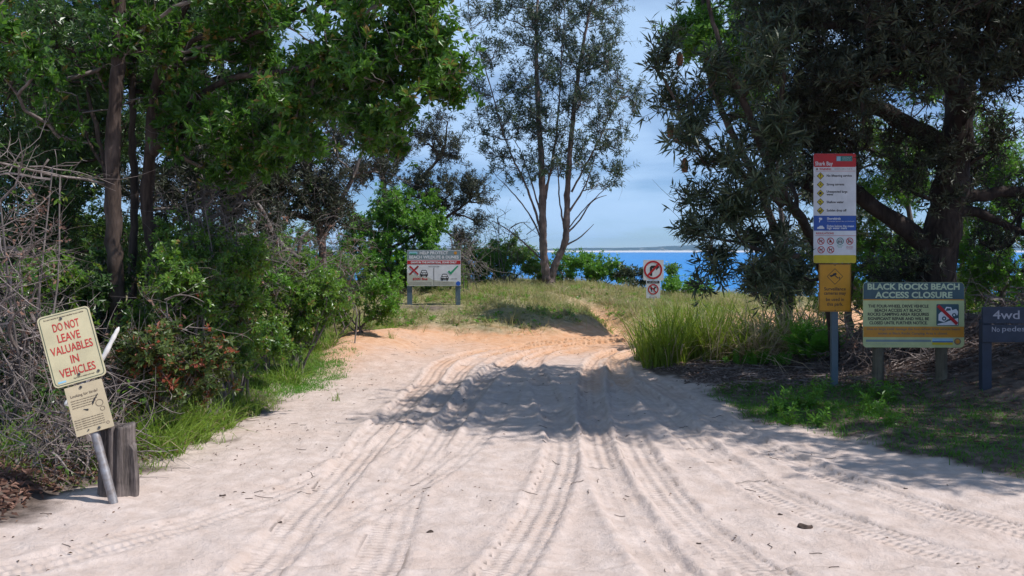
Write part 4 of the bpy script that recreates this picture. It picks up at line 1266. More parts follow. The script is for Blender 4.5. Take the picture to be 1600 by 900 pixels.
# the coast tree in the middle
CT = 26.0
tree('coast_tree', 'slender open forked tree alone on the grassy dune before the sea', 'tree',
     [stem_from(860, CT, [(855, 432, CT), (850, 400, CT), (848, 330, CT), (846, 250, CT), (840, 150, CT), (838, 40, CT), (845, -70, CT)], [0.160, 0.132, 0.112, 0.100, 0.084, 0.068, 0.044, 0.016]),
      ([P(861, 440, CT), P(868, 412, CT), P(884, 370, CT), P(887, 290, CT), P(894, 200, CT), P(906, 100, CT), P(926, 0, CT), P(950, -60, CT)], [0.104, 0.100, 0.092, 0.080, 0.064, 0.048, 0.028, 0.012]),
      ([P(851, 400, CT), P(842, 350, CT), P(822, 290, CT), P(790, 220, CT), P(765, 130, CT), P(735, 40, CT)], [0.039, 0.035, 0.029, 0.022, 0.015, 0.007]),
      ([P(848, 310, CT), P(862, 260, CT), P(872, 180, CT), P(878, 80, CT), P(885, -20, CT)], [0.034, 0.031, 0.025, 0.017, 0.007]),
      ([P(893, 300, CT), P(925, 240, CT), P(950, 190, CT), P(975, 140, CT)], [0.028, 0.022, 0.017, 0.007]),
      ([P(886, 360, CT), P(910, 330, CT), P(940, 300, CT), P(970, 272, CT)], [0.020, 0.015, 0.011, 0.006]),
      ([P(850, 385, CT), P(830, 340, CT), P(800, 300, CT), P(775, 275, CT)], [0.030, 0.022, 0.015, 0.007]),
      ([P(849, 350, CT), P(832, 290, CT), P(815, 240, CT), P(800, 215, CT)], [0.030, 0.022, 0.015, 0.007]),
      ([P(849, 330, CT), P(858, 280, CT), P(865, 225, CT)], [0.030, 0.019, 0.007]),
      ([P(885, 365, CT), P(905, 345, CT), P(925, 315, CT), P(948, 305, CT)], [0.030, 0.022, 0.015, 0.007]),
      ([P(890, 330, CT), P(912, 295, CT), P(925, 262, CT), P(930, 240, CT)], [0.030, 0.022, 0.015, 0.007]),
      ([P(884, 372, CT), P(875, 320, CT), P(872, 270, CT), P(868, 240, CT)], [0.030, 0.022, 0.015, 0.007]),
      ([P(852, 410, CT), P(825, 385, CT), P(795, 360, CT), P(770, 345, CT)], [0.030, 0.022, 0.015, 0.007]),
      ([P(880, 385, CT), P(905, 372, CT), P(928, 350, CT)], [0.030, 0.019, 0.007])],
     [Bl(745, 30, CT, 28, 24, .5, 9), Bl(790, 15, CT, 30, 20, .6, 13), Bl(772, 80, CT, 32, 26, .6, 13), Bl(835, 50, CT, 38, 40, .9, 29), Bl(885, 30, CT, 40, 40, .9, 32), Bl(940, 15, CT, 34, 36, .8, 26),
      Bl(945, 85, CT, 32, 34, .8, 22), Bl(895, 110, CT, 40, 40, .9, 32), Bl(840, 130, CT, 38, 34, .9, 26), Bl(785, 150, CT, 30, 28, .6, 13), Bl(760, 195, CT, 26, 22, .5, 9), Bl(810, 200, CT, 32, 28, .8, 18),
      Bl(860, 200, CT, 38, 34, .9, 26), Bl(915, 180, CT, 36, 34, .9, 26), Bl(970, 140, CT, 26, 28, .6, 14), Bl(990, 165, CT, 14, 18, .4, 5), Bl(950, 210, CT, 28, 28, .6, 14), Bl(900, 250, CT, 36, 26, .8, 18),
      Bl(845, 265, CT, 34, 24, .8, 14), Bl(795, 262, CT, 28, 22, .6, 9), Bl(965, 268, CT, 22, 12, .4, 5), Bl(935, 290, CT, 24, 12, .5, 5), Bl(770, 250, CT, 20, 20, .5, 5), Bl(745, 150, CT, 18, 18, .4, 5), Bl(865, -40, CT, 90, 30, 1.0, 29)],
     M['leaf_coast'], M['bark_pink'], 120, None, limbs=10, twig_n=4, clump=0, twig_l=.46, ros=3, leaf_n=8, L=.15, W=.034, spread=(30, 90), r_k=.008, twig_r=.005, rmin=.007, bare=800, bark_twig=M['bark_grey'])

# right: banksia with cones leaning over the track edge
RB = 10.6
rb_kw = dict(twig_n=4, twig_l=.30, ros=2, leaf_n=11, L=.165, W=.026, spread=(30, 85), r_k=.006, twig_r=.0035)
rbt = tree('banksia_tree', 'long leaved banksia with woody cones reaching left over the track edge', 'tree',
     [stem_from(1305, RB + 1.9, [(1300, 500, RB + 1.8), (1280, 400, RB + 1.5), (1250, 340, RB + 1.0), (1215, 290, RB + .3), (1180, 200, RB), (1140, 110, RB), (1110, 20, RB), (1100, -60, RB)], [.07, .066, .062, .058, .052, .044, .035, .022, .01]),
      ([P(1222, 320, RB + .3), P(1160, 270, RB), P(1110, 230, RB), P(1070, 180, RB), P(1035, 120, RB), P(1015, 80, RB)], [.035, .028, .022, .016, .011, .006]),
      ([P(1245, 400, RB + .5), P(1190, 390, RB), P(1140, 375, RB), P(1100, 370, RB)], [.03, .025, .018, .008]),
      ([P(1200, 250, RB + .2), P(1220, 150, RB), P(1230, 50, RB)], [.035, .028, .012])],
     [Bl(1040, 110, RB, 30, 40, .4, 7), Bl(1050, 170, RB, 25, 40, .4, 4), Bl(1075, 225, RB, 30, 40, .5, 7), Bl(1110, 165, RB, 40, 60, .7, 16), Bl(1180, 110, RB, 50, 60, .8, 22), Bl(1175, 10, RB + 1.2, 40, 40, .7, 14), Bl(1210, 30, RB + 1.5, 70, 60, .9, 28),
      Bl(1110, 290, RB, 36, 44, .6, 14), Bl(1165, 230, RB, 50, 60, .8, 24), Bl(1190, 320, RB, 60, 50, .8, 27), Bl(1120, 370, RB, 40, 40, .6, 16), Bl(1180, 400, RB, 55, 42, .7, 22), Bl(1105, 430, RB, 20, 20, .4, 4), Bl(1240, 190, RB + 1.5, 55, 60, .8, 22),
      Bl(1245, 430, RB + 1.5, 40, 40, .6, 11), Bl(1230, -60, RB + 1.5, 110, 50, 1.0, 24)],
     M['leaf_banksia'], M['bark_dark'], 130,  'banksias along the track', limbs=6, bare=160, clump=3, clear=(1225, 1385, 195, 530, 11.5), **rb_kw)
for k, (px, py, s) in enumerate(((1048, 202, 1.0), (1070, 258, .95), (1058, 214, .8), (1062, 92, .9))):
    na2, nr2 = 14, 12
    a = np.linspace(0, 2 * np.pi, na2, endpoint=False)
    rows = []
    for i in range(nr2):
        t = i / (nr2 - 1)
        r = .042 * s * (math.sin(math.pi * min(1, .12 + t * .86)) ** .5) * (1 + .14 * np.sin(a * 7 + i * 2.2))
        rows.append(np.stack([r * np.cos(a), r * np.sin(a), np.full(na2, (t - .5) * .17 * s)], -1))
    rv = np.stack(rows); ii = np.arange(nr2 * na2).reshape(nr2, na2)
    cq = np.stack([ii[:-1], np.roll(ii, -1, 1)[:-1], np.roll(ii, -1, 1)[1:], ii[1:]], -1).reshape(-1, 4)
    co = mesh_np('cone', rv.reshape(-1, 3) + (P(px, py, RB - .1) - np.array(rbt.location)), cq, M['cone'], rbt, smooth=True)

# right: the big dark tree
BT = 12.2
big = tree('paperbark_tree', 'big dark tree with a thick trunk and spreading limbs behind the closure sign', 'tree',
     [stem_from(1446, BT, [(1450, 520, BT), (1462, 430, BT), (1476, 340, BT), (1490, 260, BT), (1500, 170, BT), (1508, 60, BT), (1520, -60, BT), (1530, -160, BT)], [.29, .25, .23, .22, .21, .18, .15, .11, .06]),
      ([P(1478, 240, BT), P(1450, 212, BT), P(1415, 195, BT), P(1370, 168, BT), P(1330, 160, BT), P(1290, 160, BT), P(1240, 120, BT - .2)], [.14, .125, .11, .10, .085, .06, .03]),
      ([P(1458, 395, BT), P(1425, 365, BT), P(1390, 340, BT), P(1355, 315, BT), P(1335, 295, BT), P(1310, 285, BT), P(1275, 300, BT)], [.13, .12, .11, .095, .08, .06, .03]),
      ([P(1490, 310, BT), P(1530, 305, BT), P(1570, 300, BT), P(1640, 300, BT), P(1720, 280, BT)], [.09, .08, .075, .06, .03]),
      ([P(1482, 335, BT), P(1520, 330, BT), P(1560, 345, BT), P(1600, 365, BT), P(1650, 370, BT)], [.075, .065, .055, .04, .02]),
      ([P(1500, 150, BT), P(1450, 70, BT - .8), P(1380, 0, BT - 2.0), P(1330, -80, BT - 3.0)], [.13, .11, .08, .04]),
      ([P(1500, 140, BT), P(1560, 60, BT - .5), P(1640, -20, BT - 1.2), P(1720, -90, BT - 2)], [.12, .10, .07, .03])],
     [Bl(1310, 70, BT - 1.3, 90, 70, 1.0, 46), Bl(1420, 60, BT - 1.3, 90, 70, 1.2, 49), Bl(1530, 80, BT - 1.3, 80, 80, 1.2, 46), Bl(1600, 130, BT - 1.3, 70, 80, 1.2, 40), Bl(1370, 130, BT - 1.3, 90, 45, 1.0, 31), Bl(1290, 170, BT - 1.3, 60, 50, .9, 24),
      Bl(1560, 230, BT + .1, 70, 50, 1.0, 18), Bl(1620, 330, BT + .1, 60, 50, 1.0, 18), Bl(1400, 240, BT + .1, 70, 45, 1.0, 13), Bl(1300, 300, BT - 1.3, 50, 45, .8, 14), Bl(1350, 360, BT - 1.3, 40, 40, .7, 8), Bl(1420, -50, BT - 1.3, 180, 70, 1.4, 68), Bl(1290, -60, BT - .8, 120, 70, 1.2, 43), Bl(1600, -60, BT - 1.3, 130, 80, 1.4, 43),
      Bl(1330, 60, BT - 1.9, 80, 50, .7, 23), Bl(1440, 60, BT - 1.9, 80, 55, .7, 28), Bl(1545, 70, BT - 1.9, 80, 60, .7, 28), Bl(1250, 30, BT - 1.5, 60, 40, .6, 24), Bl(1480, -10, BT - 2.2, 140, 40, .7, 40),
      Bl(1290, 130, BT - .3, 50, 60, .8, 40), Bl(1350, 215, BT - .3, 70, 40, .8, 36), Bl(1270, 220, BT - .3, 50, 60, .8, 36), Bl(1440, 290, BT + .1, 60, 60, .8, 20), Bl(1580, 400, BT + .1, 60, 40, .8, 26), Bl(1410, 420, BT + .1, 50, 40, .7, 24),
      (np.array([4.6, 9.4, 6.4]), np.array([1.7, 1.4, .8]), 230), (np.array([6.2, 8.8, 6.4]), np.array([2.1, 1.5, .9]), 250), (np.array([5.0, 10.9, 6.7]), np.array([2.0, 1.0, .8]), 110)],
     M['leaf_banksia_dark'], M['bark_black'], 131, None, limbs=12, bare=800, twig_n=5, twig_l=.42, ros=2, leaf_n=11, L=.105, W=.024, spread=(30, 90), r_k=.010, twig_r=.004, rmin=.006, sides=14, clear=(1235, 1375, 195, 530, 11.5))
# lime tree top behind
tree('lime_leaf_tree', 'bright lime green tree top showing behind the banksia with cones', 'tree',
     [stem_from(1232, 18.9, [(1225, 420, 18.9), (1190, 300, 18.9), (1150, 220, 18.9), (1115, 140, 18.9), (1100, 60, 18.9), (1100, -60, 18.9)], [.10, .09, .08, .07, .06, .045, .02])],
     [Bl(1085, 70, 18.9, 32, 24, .6, 42), Bl(1110, 95, 18.9, 36, 24, .7, 42), Bl(1150, 70, 18.9, 45, 40, .8, 36), Bl(1130, 150, 18.9, 40, 30, .6, 20), Bl(1120, 10, 18.9, 40, 30, .8, 34), Bl(1150, -60, 18.9, 60, 50, .9, 50), Bl(1190, 130, 18.9, 40, 50, .8, 42), Bl(1230, 60, 18.9, 40, 50, .8, 40), Bl(1250, 160, 18.9, 40, 50, .8, 36)],
     M['leaf_lime'], M['bark_dark'], 132, None, limbs=3, twig_n=5, twig_l=.34, ros=2, leaf_n=14, L=.13, W=.045, r_k=.006)

# trees and shrubs behind the big tree
for k, (px, Y, blobs, lf, lab) in enumerate((
        (1330, 18.0, [(1310, 330, 55, 55, 34), (1370, 260, 60, 55, 34), (1290, 420, 55, 50, 36), (1370, 390, 50, 50, 26)], 'leaf_mixed', 'mid green tree seen between the tall warning sign and the big trunk'),
        (1420, 17.0, [(1410, 300, 45, 40, 24), (1400, 420, 55, 50, 36), (1450, 160, 70, 60, 26)], 'leaf_bright', 'sunlit green tree seen just left of the big dark trunk'),
        (1570, 17.0, [(1560, 420, 60, 55, 44), (1600, 280, 60, 70, 44), (1530, 300, 50, 70, 30), (1620, 480, 60, 50, 36), (1540, 200, 50, 60, 20)], 'leaf_bright', 'sunlit green tree behind the navy board sign'),
        (1220, 16.5, [(1215, 440, 50, 40, 36), (1260, 330, 50, 60, 30), (1240, 230, 50, 60, 22)], 'leaf_banksia', 'grey green banksia standing behind the dry reeds'),
        (1500, 19.0, [(1500, 470, 70, 50, 40), (1520, 370, 60, 60, 30), (1350, 480, 60, 40, 36), (1440, 250, 60, 60, 24), (1300, 230, 60, 60, 24)], 'leaf_mixed', 'shaded green tree behind the closure sign'))):
    tree('coast_scrub_tree', lab, 'tree',
         [stem_from(px, Y, [(px - 4, 470, Y), (px + 6, 380, Y), (px - 6, 280, Y), (px, 190, Y)], [.07, .06, .05, .035, .015])],
         [Bl(a, c, Y, d, e_, .9, int(n * 2.0)) for a, c, d, e_, n in blobs], M[lf], M['bark_grey'], 140 + k, 'scrub trees behind the right hand signs', limbs=3, twig_n=4, twig_l=.36, ros=2, leaf_n=12, L=.11, W=.032, r_k=.006, bare=520, twig_r=.0035)

# out-of-frame right-hand trees shading the verge; farthest added to shade the big trunk
for k, (x_, y_) in enumerate(((8.4, 7.0), (9.6, 9.6), (9.4, 12.8))):
    c = np.array([x_, y_, gz1(x_, y_)])
    tree('verge_tree', ('shady tree standing beyond the right edge nearest the road', 'shady tree standing beyond the right edge behind the nearer one', 'farthest unseen tree beyond the right edge, added to shade the big dark tree')[k], 'tree',
         [([c + np.array([0, 0, -.05]), c + np.array([.1, 0, 1.6]), c + np.array([-.1, .1, 3.4]), c + np.array([-.3, 0, 5.4])], [.2, .17, .13, .05])],
         [(c + np.array(o_), np.array(r_), n) for o_, r_, n in (((-1.2, .1, 5.2), (1.5, 1.1, .9), 120), ((.8, .4, 5.6), (1.5, 1.2, .9), 90), ((-.4, -.6, 5.8), (1.5, .9, .8), 80), ((-.3, .9, 4.6), (1.6, 1.0, .9), 60), ((-1.9, .4, 4.3), (1.0, .9, .8), 40))],
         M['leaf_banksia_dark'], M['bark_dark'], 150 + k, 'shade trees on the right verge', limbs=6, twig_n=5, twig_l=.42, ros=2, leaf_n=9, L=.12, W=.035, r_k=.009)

# shrubs of the left thicket
SH = dict(twig_n=5, twig_l=.21, ros=3, leaf_n=10, L=.064, W=.032, r_k=.004, twig_r=.0022)
left_shrubs = [
    (-40, 16.0, [(-60, 380, 90, 90, .8, 110), (-160, 370, 90, 90, .8, 100), (20, 440, 60, 60, .8, 60)], 'leaf_shade', 'large dark shrub cut by the left edge, deep behind the dry twigs'),
    (480, 25.0, [(470, 410, 70, 50, .8, 110), (400, 400, 60, 55, .8, 90), (540, 420, 50, 40, .8, 80)], 'leaf_mixed', 'dense coastal shrub closing the view of the sea behind the dead limb'),
    (300, 23.0, [(260, 410, 70, 55, .8, 100), (340, 410, 60, 50, .8, 90), (190, 410, 60, 60, .8, 80)], 'leaf_mixed', 'dense coastal shrub far behind the curved trunk'),
    (80, 20.0, [(60, 400, 80, 70, .8, 100), (140, 400, 60, 60, .8, 80), (-20, 380, 60, 80, .8, 60)], 'leaf_mixed', 'dense coastal shrub far behind the dry twigs at the left edge'),
    (466, 12.3, [(468, 465, 44, 44, .45, 60), (500, 480, 34, 30, .4, 34), (464, 520, 34, 26, .35, 36)], 'leaf_mixed', 'leafy green shrub wrapped round the foot of the crooked dead limb'),
    (360, 9.6, [(330, 480, 60, 60, .5, 70), (290, 520, 50, 50, .4, 40)], 'leaf_mixed', 'dark green shrub right of the two tall trunks with red tinged leaves below'),
    (360, 11.0, [(360, 500, 60, 55, .5, 70), (405, 535, 36, 30, .4, 26)], 'leaf_mixed', 'olive green shrub at the edge of the grass verge, halfway along the left side'),
    (300, 10.5, [(300, 410, 60, 55, .6, 60), (360, 400, 50, 40, .5, 36)], 'leaf_mixed', 'tall shaded shrub with small leaves right of the curved trunk'),
    (440, 13.5, [(420, 420, 60, 45, .6, 56), (470, 455, 46, 36, .6, 44)], 'leaf_bright', 'fresh green shrub under the crooked dead limb'),
    (560, 16.5, [(540, 480, 50, 28, .6, 50), (590, 470, 40, 26, .6, 36)], 'leaf_bright', 'low bright green shrub left of the dune sign'),
    (245, 8.2, [(250, 575, 46, 45, .4, 44), (290, 585, 36, 40, .35, 30)], 'leaf_rusty', 'low shrub with rusty red leaves behind the tall verge grass'),
    (345, 9.8, [(335, 565, 44, 40, .4, 50), (300, 590, 34, 35, .35, 30)], 'leaf_mixed', 'low mixed green and brown shrub at the sand edge'),
    (140, 9.6, [(120, 470, 70, 70, .5, 50), (60, 540, 60, 60, .5, 40)], 'leaf_shade', 'shaded small leaved shrub behind the leaning sign'),
    (20, 8.2, [(20, 560, 50, 70, .4, 34), (10, 650, 40, 50, .35, 30)], 'leaf_shade', 'dark shrub at the left edge below the dry tangle'),
    (440, 17.0, [(400, 430, 80, 70, 1.0, 60), (330, 400, 70, 60, 1.0, 40)], 'leaf_shade', 'tall shaded shrub filling the back of the left thicket'),
    (250, 15.0, [(200, 420, 80, 80, 1.0, 60), (120, 420, 80, 80, 1.0, 50), (260, 460, 60, 50, .8, 36)], 'leaf_shade', 'dense dark shrub far behind the tall trunks'),
    (420, 20.0, [(420, 420, 60, 60, .9, 70), (360, 380, 60, 70, .9, 60), (480, 400, 60, 55, .9, 60)], 'leaf_bright', 'sunlit green shrub behind the crooked dead limb'),
    (560, 21.5, [(545, 430, 45, 40, .8, 50), (500, 440, 50, 36, .8, 44)], 'leaf_mixed', 'green shrub just left of the big rounded bright shrub'),
    (280, 18.0, [(270, 400, 70, 70, .9, 60), (330, 440, 60, 50, .9, 46)], 'leaf_mixed', 'tall mid green shrub seen between the curved trunk and the dead limb'),
    (150, 13.0, [(140, 400, 70, 80, .8, 60), (60, 380, 70, 80, .8, 56), (200, 440, 50, 60, .7, 36)], 'leaf_mixed', 'tall mid green shrub behind the tall trunks at left'),
    (250, 9.2, [(275, 450, 40, 50, .4, 40), (250, 520, 40, 40, .4, 36)], 'leaf_mixed', 'mid green shrub pressed against the curved trunk'),
    (380, 11.5, [(370, 460, 60, 40, .5, 60), (320, 430, 40, 40, .5, 36)], 'leaf_bright', 'bright leaved shrub in the middle of the left thicket'),
    (70, 8.8, [(60, 470, 60, 50, .4, 40), (120, 560, 40, 50, .35, 30)], 'leaf_mixed', 'vine covered green shrub behind the dry twigs and the leaning sign'),
    (485, 14.5, [(475, 505, 36, 22, .5, 36)], 'leaf_mixed', 'small rounded shrub where the verge meets the sandy bank'),
]
for k, (px, Y, bl, lf, lab) in enumerate(left_shrubs):
    shrub('thicket_shrub', lab, 'shrub', px, Y, [Bl(a, c, Y, d, e_, r, n) for a, c, d, e_, r, n in bl], M[lf], M['bark_grey'], 200 + k, 'shrubs of the left thicket', bare=120, **SH)
for k, (px, py, Y) in enumerate(((330, 465, 9.3), (375, 525, 10.3), (250, 560, 8.0), (325, 600, 9.0))):
    shrub('rusty_shrub', ('red leaved sprig shrub high in front of the dark left thicket', 'orange and red tinged shrub low in the left thicket by the verge', 'small red leaved shrub behind the verge grass', 'yellow brown leaved low shrub at the sand edge')[k], 'shrub', px, Y,
          [Bl(px, py, Y, 34, 26, .3, 16)], M['leaf_rusty'], M['bark_grey'], 230 + k, 'rusty leaved shrubs', nst=3, twig_n=3, twig_l=.16, ros=2, leaf_n=6, L=.06, W=.028, r_k=.004)
shrub('bright_shrub', 'big rounded bright green shrub directly behind the dune sign', 'shrub', 618, 22.6,
      [Bl(620, 380, 22.8, 70, 70, .9, 150), Bl(650, 330, 22.8, 45, 30, .7, 46), Bl(580, 410, 22.6, 45, 50, .8, 60), Bl(670, 400, 22.8, 34, 50, .7, 50), Bl(590, 350, 22.8, 40, 30, .6, 30), Bl(620, 440, 22.7, 70, 24, .7, 44)],
      M['leaf_bright'], M['bark_grey'], 240, None, twig_n=5, twig_l=.26, ros=3, leaf_n=13, L=.085, W=.042, r_k=.005, nst=9, stem_r=.025)
# dune shrubs around the coast tree
for k, (px, Y, bl, lf, lab) in enumerate((
        (745, 27.0, [(748, 412, 40, 28, .6, 100), (722, 434, 26, 20, .5, 44)], 'leaf_bright', 'green dune shrub right of the dune sign'),
        (795, 27.5, [(795, 410, 38, 28, .6, 96), (830, 416, 26, 22, .5, 54)], 'leaf_mixed', 'green dune shrub just left of the coast tree trunk'),
        (885, 28.0, [(880, 420, 26, 16, .6, 32)], 'leaf_bright', 'small green shrub behind the fork of the coast tree'),
        (940, 27.5, [(922, 414, 40, 20, .6, 64), (960, 424, 28, 15, .5, 34)], 'leaf_bright', 'rounded glossy green shrub on the dune crest before the sea'),
        (985, 27.0, [(990, 433, 26, 13, .5, 32)], 'leaf_banksia', 'greyish low shrub on the dune crest beside the no turn sign'),
        (1075, 26.5, [(1065, 450, 30, 9, .6, 40), (1098, 458, 16, 7, .4, 18)], 'leaf_bright', 'low bright green ground cover mound right of the no turn sign'),
        (1044, 27.2, [(1045, 432, 9, 8, .3, 10)], 'leaf_mixed', 'tiny dark shrub with bare twigs right of the no turn sign'),
        (700, 24.0, [(712, 430, 14, 30, .4, 18)], 'leaf_mixed', 'narrow shrub touching the right side of the dune sign'))):
    shrub('dune_shrub', lab, 'shrub', px, Y, [Bl(a, c, Y, d, e_, r, n) for a, c, d, e_, r, n in bl], M[lf], M['bark_grey'], 250 + k, 'shrubs on the dune', twig_n=5, twig_l=.22, ros=2, leaf_n=8, L=.11, W=.045, r_k=.005, bare=20)


# dry twig tangles
def tangle(name, label, px, py, Y, rx, rz, ry, n, seed, mat='twig_dry', length=(.4, 1.1), rad=.0028, group='dry twig tangles', droop=-.15, foot=True):
    g = np.random.default_rng(seed)
    c = P(px, py, Y)
    base = np.array(footing(px, Y))
    root = thing(name, label, 'dry bush', base, group)
    s = in_blob(c, np.array([rx / F * Y, ry, rz / F * Y]), n, g)
    d = nrm(g.normal(0, 1, (n, 3)) * np.array([1, .8, .8]))
    K = 8
    path = np.zeros((n, K, 3)); path[:, 0] = s
    Ls = g.uniform(*length, n) / (K - 1)
    turn = g.normal(0, .16, (n, 3))
    for i in range(1, K):
        d = nrm(d + turn + g.normal(0, .17, (n, 3)) + np.array([0, 0, droop * .25]))
        path[:, i] = path[:, i - 1] + d * Ls[:, None]
    path[..., 2] = np.maximum(path[..., 2], gz(path[..., 0].ravel(), path[..., 1].ravel()).reshape(n, K) + .01)
    r = np.linspace(1.5, .35, K)[None] * rad * np.clip(g.lognormal(0, .55, (n, 1)), .4, 4.5)
    v, q = tubes(path - base, r, 3)
    # side twigs
    m2 = n * 2
    i0 = g.integers(0, n, m2); k0 = g.integers(2, K - 1, m2)
    p0 = path[i0, k0]; dd = nrm(path[i0, k0 + 1 - (k0 >= K - 1)] - path[i0, k0 - 1] + g.normal(0, .5, (m2, 3)) * .3 + g.normal(0, .06, (m2, 3)))
    l2 = g.uniform(.08, .35, m2)
    t = np.linspace(0, 1, 4)
    dd2 = nrm(dd + g.normal(0, .6, (m2, 3)))
    sp_ = p0[:, None] + dd2[:, None] * (l2[:, None] * t)[..., None] + g.normal(0, .3, (m2, 1, 3)) * (l2[:, None] * t ** 2)[..., None]
    v2, q2 = tubes(sp_ - base, np.repeat(np.array([[.8, .7, .5, .3]]) * rad, m2, 0), 3)
    V, Q, _ = merge([(v, q), (v2, q2)])
    mesh_np('twigs', V, Q, M[mat], root, kind='stuff')
    k3 = g.integers(0, n, n); q3 = path[k3, g.integers(2, K, n)]
    vl, ql, tl = rosettes(q3 - base, g.normal(0, 1, (len(q3), 3)), 3, .055, .026, (30, 100), g)
    mesh_np('trapped_leaves', vl, ql, M['leaf_dead'] if seed % 3 else M['leaf_mixed'], root, tint=tl, kind='stuff')
    # a few stems to the ground carry the tangle
    ns = 5
    tops = s[g.integers(0, n, ns)]
    ft = base + np.column_stack([g.normal(0, .12, ns), g.normal(0, .1, ns), np.full(ns, -.03)])
    mp_ = (tops + ft) / 2 + g.normal(0, .12, (ns, 3))
    for a, b_, c_ in zip(ft, mp_, tops):
        vv, qq = tubes((cr([a, b_, c_], 9) - base)[None], np.linspace(.012, .006, 9)[None], 5)
        mesh_np('stem', vv, qq, M['bark_grey'], root, smooth=True)
    return root


for k, a in enumerate((
        ('pale dry tangled twigs high at the left edge above the leaning sign', 30, 270, 7.6, 60, 60, .4, 26),
        ('pale dry tangled bush at the left edge level with the top of the leaning sign', 25, 400, 7.6, 80, 70, .4, 80),
        ('pale dry tangled bush behind the leaning sign panel', 50, 540, 7.6, 80, 80, .4, 130),
        ('dry fallen twigs heaped low behind the timber stump', 110, 690, 7.1, 90, 60, .45, 230),
        ('dry twigs hanging down around the tall trunk bases', 190, 590, 8.2, 50, 50, .3, 60),
        ('grey dry tangle in front of the curved trunk base', 262, 520, 8.8, 40, 60, .3, 40),
        ('grey leafless bush in the middle of the left thicket', 340, 340, 10.5, 60, 60, .6, 110),
        ('grey leafless tangle beneath the canopy near the crooked limb', 420, 400, 12.0, 70, 60, .6, 110),
        ('grey leafless bush between the thicket and the bright shrub', 520, 400, 15.0, 40, 70, .6, 90),
        ('fine grey leafless bush behind the right edge of the dune sign', 728, 400, 23.0, 28, 50, .6, 110),
        ('dry dead twigs at the foot of the big dark tree', 1400, 540, 12.0, 90, 40, .6, 130),
        ('pale dead twigs behind the navy board sign', 1570, 500, 12.0, 60, 60, .6, 90),
        ('bare grey twigs left of the coast tree trunk', 790, 370, 26.5, 40, 40, .6, 60))):
    tangle('dry_twig_bush', a[0], *a[1:], 300 + k, mat='twig_dry' if k in (0, 1, 2, 3, 4, 5, 10, 11) else 'bark_grey', length=(.3, .8) if k < 9 else (.4, 1.0), rad=.0030 if k < 9 else .0045)

# crooked dead limb in the left thicket
dl = thing('dead_limb', 'crooked bare grey dead limb standing in the left thicket', 'dead branch', footing(462, 13.2))
o_ = np.array(dl.location)
for pts_, r0, r1 in (([np.array(footing(462, 13.2)), P(470, 430, 13.2), P(468, 405, 13.2), P(455, 395, 13.2), P(430, 372, 13.2), P(420, 350, 13.2), P(412, 332, 13.2), P(402, 318, 13.2)], .055, .022),
                     ([P(466, 402, 13.2), P(470, 375, 13.2), P(478, 365, 13.2), P(490, 355, 13.2)], .03, .014),
                     ([P(440, 380, 13.2), P(410, 372, 13.1), P(375, 366, 13.0), P(360, 380, 13.0)], .014, .006)):
    c_ = cr(pts_, 24)
    vv, qq = tubes((c_ - o_)[None], (np.linspace(r0, r1, 24) * (1 + .12 * np.sin(np.arange(24) * 2.1)))[None], 8)
    mesh_np('limb', vv, qq, M['bark_grey'], dl, smooth=True)


# ------------------------------------------------------------------ grasses
def blades(base, L, W, g, lean=.5, upz=1.0, droop=.5, K=4):
    n = len(base)
    az = g.uniform(0, 6.283, n)
    hd = np.column_stack([np.cos(az), np.sin(az), np.zeros(n)])
    d0 = nrm(hd * (lean * np.abs(g.normal(.5, .5, n)))[:, None] + np.array([0, 0, upz]))
    t = np.linspace(0, 1, K)
    dr = droop * g.uniform(.2, 1.3, n)
    path = base[:, None] + d0[:, None] * (L[:, None] * t)[..., None] + (hd * dr[:, None])[:, None] * (L[:, None] * t ** 2)[..., None] * .6 - np.array([0, 0, 1.0]) * (L[:, None] * dr[:, None] * t ** 2.4)[..., None] * .55
    side = nrm(np.cross(d0, hd + g.normal(0, .5, (n, 3))))
    wk = np.interp(t, [0, .35, 1], [.8, 1, .08])
    off = side[:, None] * (W[:, None] * wk[None] * .5)[..., None]
    v = np.stack([path - off, path + off], 2)                       # n,K,2,3
    ii = np.arange(n * K * 2).reshape(n, K, 2)
    q = np.stack([ii[:, :-1, 0], ii[:, :-1, 1], ii[:, 1:, 1], ii[:, 1:, 0]], -1).reshape(-1, 4)
    tint = np.repeat(np.clip(g.normal(.5, .25, n), 0, 1), K * 2)
    return v.reshape(-1, 3), q, tint


def tussock(name, label, px, Y, n, L, W, r, mat, seed, group, droop=.5, lean=.6, dry=0.0, cat='grass tussock', xy=None, K=4):
    g = np.random.default_rng(seed)
    b0 = np.array(footing(px, Y)) if xy is None else np.array([xy[0], xy[1], gz1(*xy)])
    rr = r * np.sqrt(g.uniform(0, 1, n)); a = g.uniform(0, 6.283, n)
    bx_, by_ = b0[0] + rr * np.cos(a), b0[1] + rr * np.sin(a)
    base = np.column_stack([bx_, by_, gz(bx_, by_) - .01])
    root = thing(name, label, cat, b0, group)
    nd = int(n * dry)
    v, q, t = blades(base[nd:] - b0, L * g.uniform(.45, 1.1, n - nd), W * g.uniform(.7, 1.2, n - nd), g, lean, 1.0, droop, K)
    mesh_np('blades', v, q, M[mat], root, tint=t, kind='stuff')
    if nd:
        v, q, t = blades(base[:nd] - b0, L * g.uniform(.4, .95, nd), W * g.uniform(.7, 1.2, nd), g, lean * 1.2, 1.0, droop * 1.4, K)
        mesh_np('dry_blades', v, q, M['grass_dry'], root, tint=t, kind='stuff')
    return root


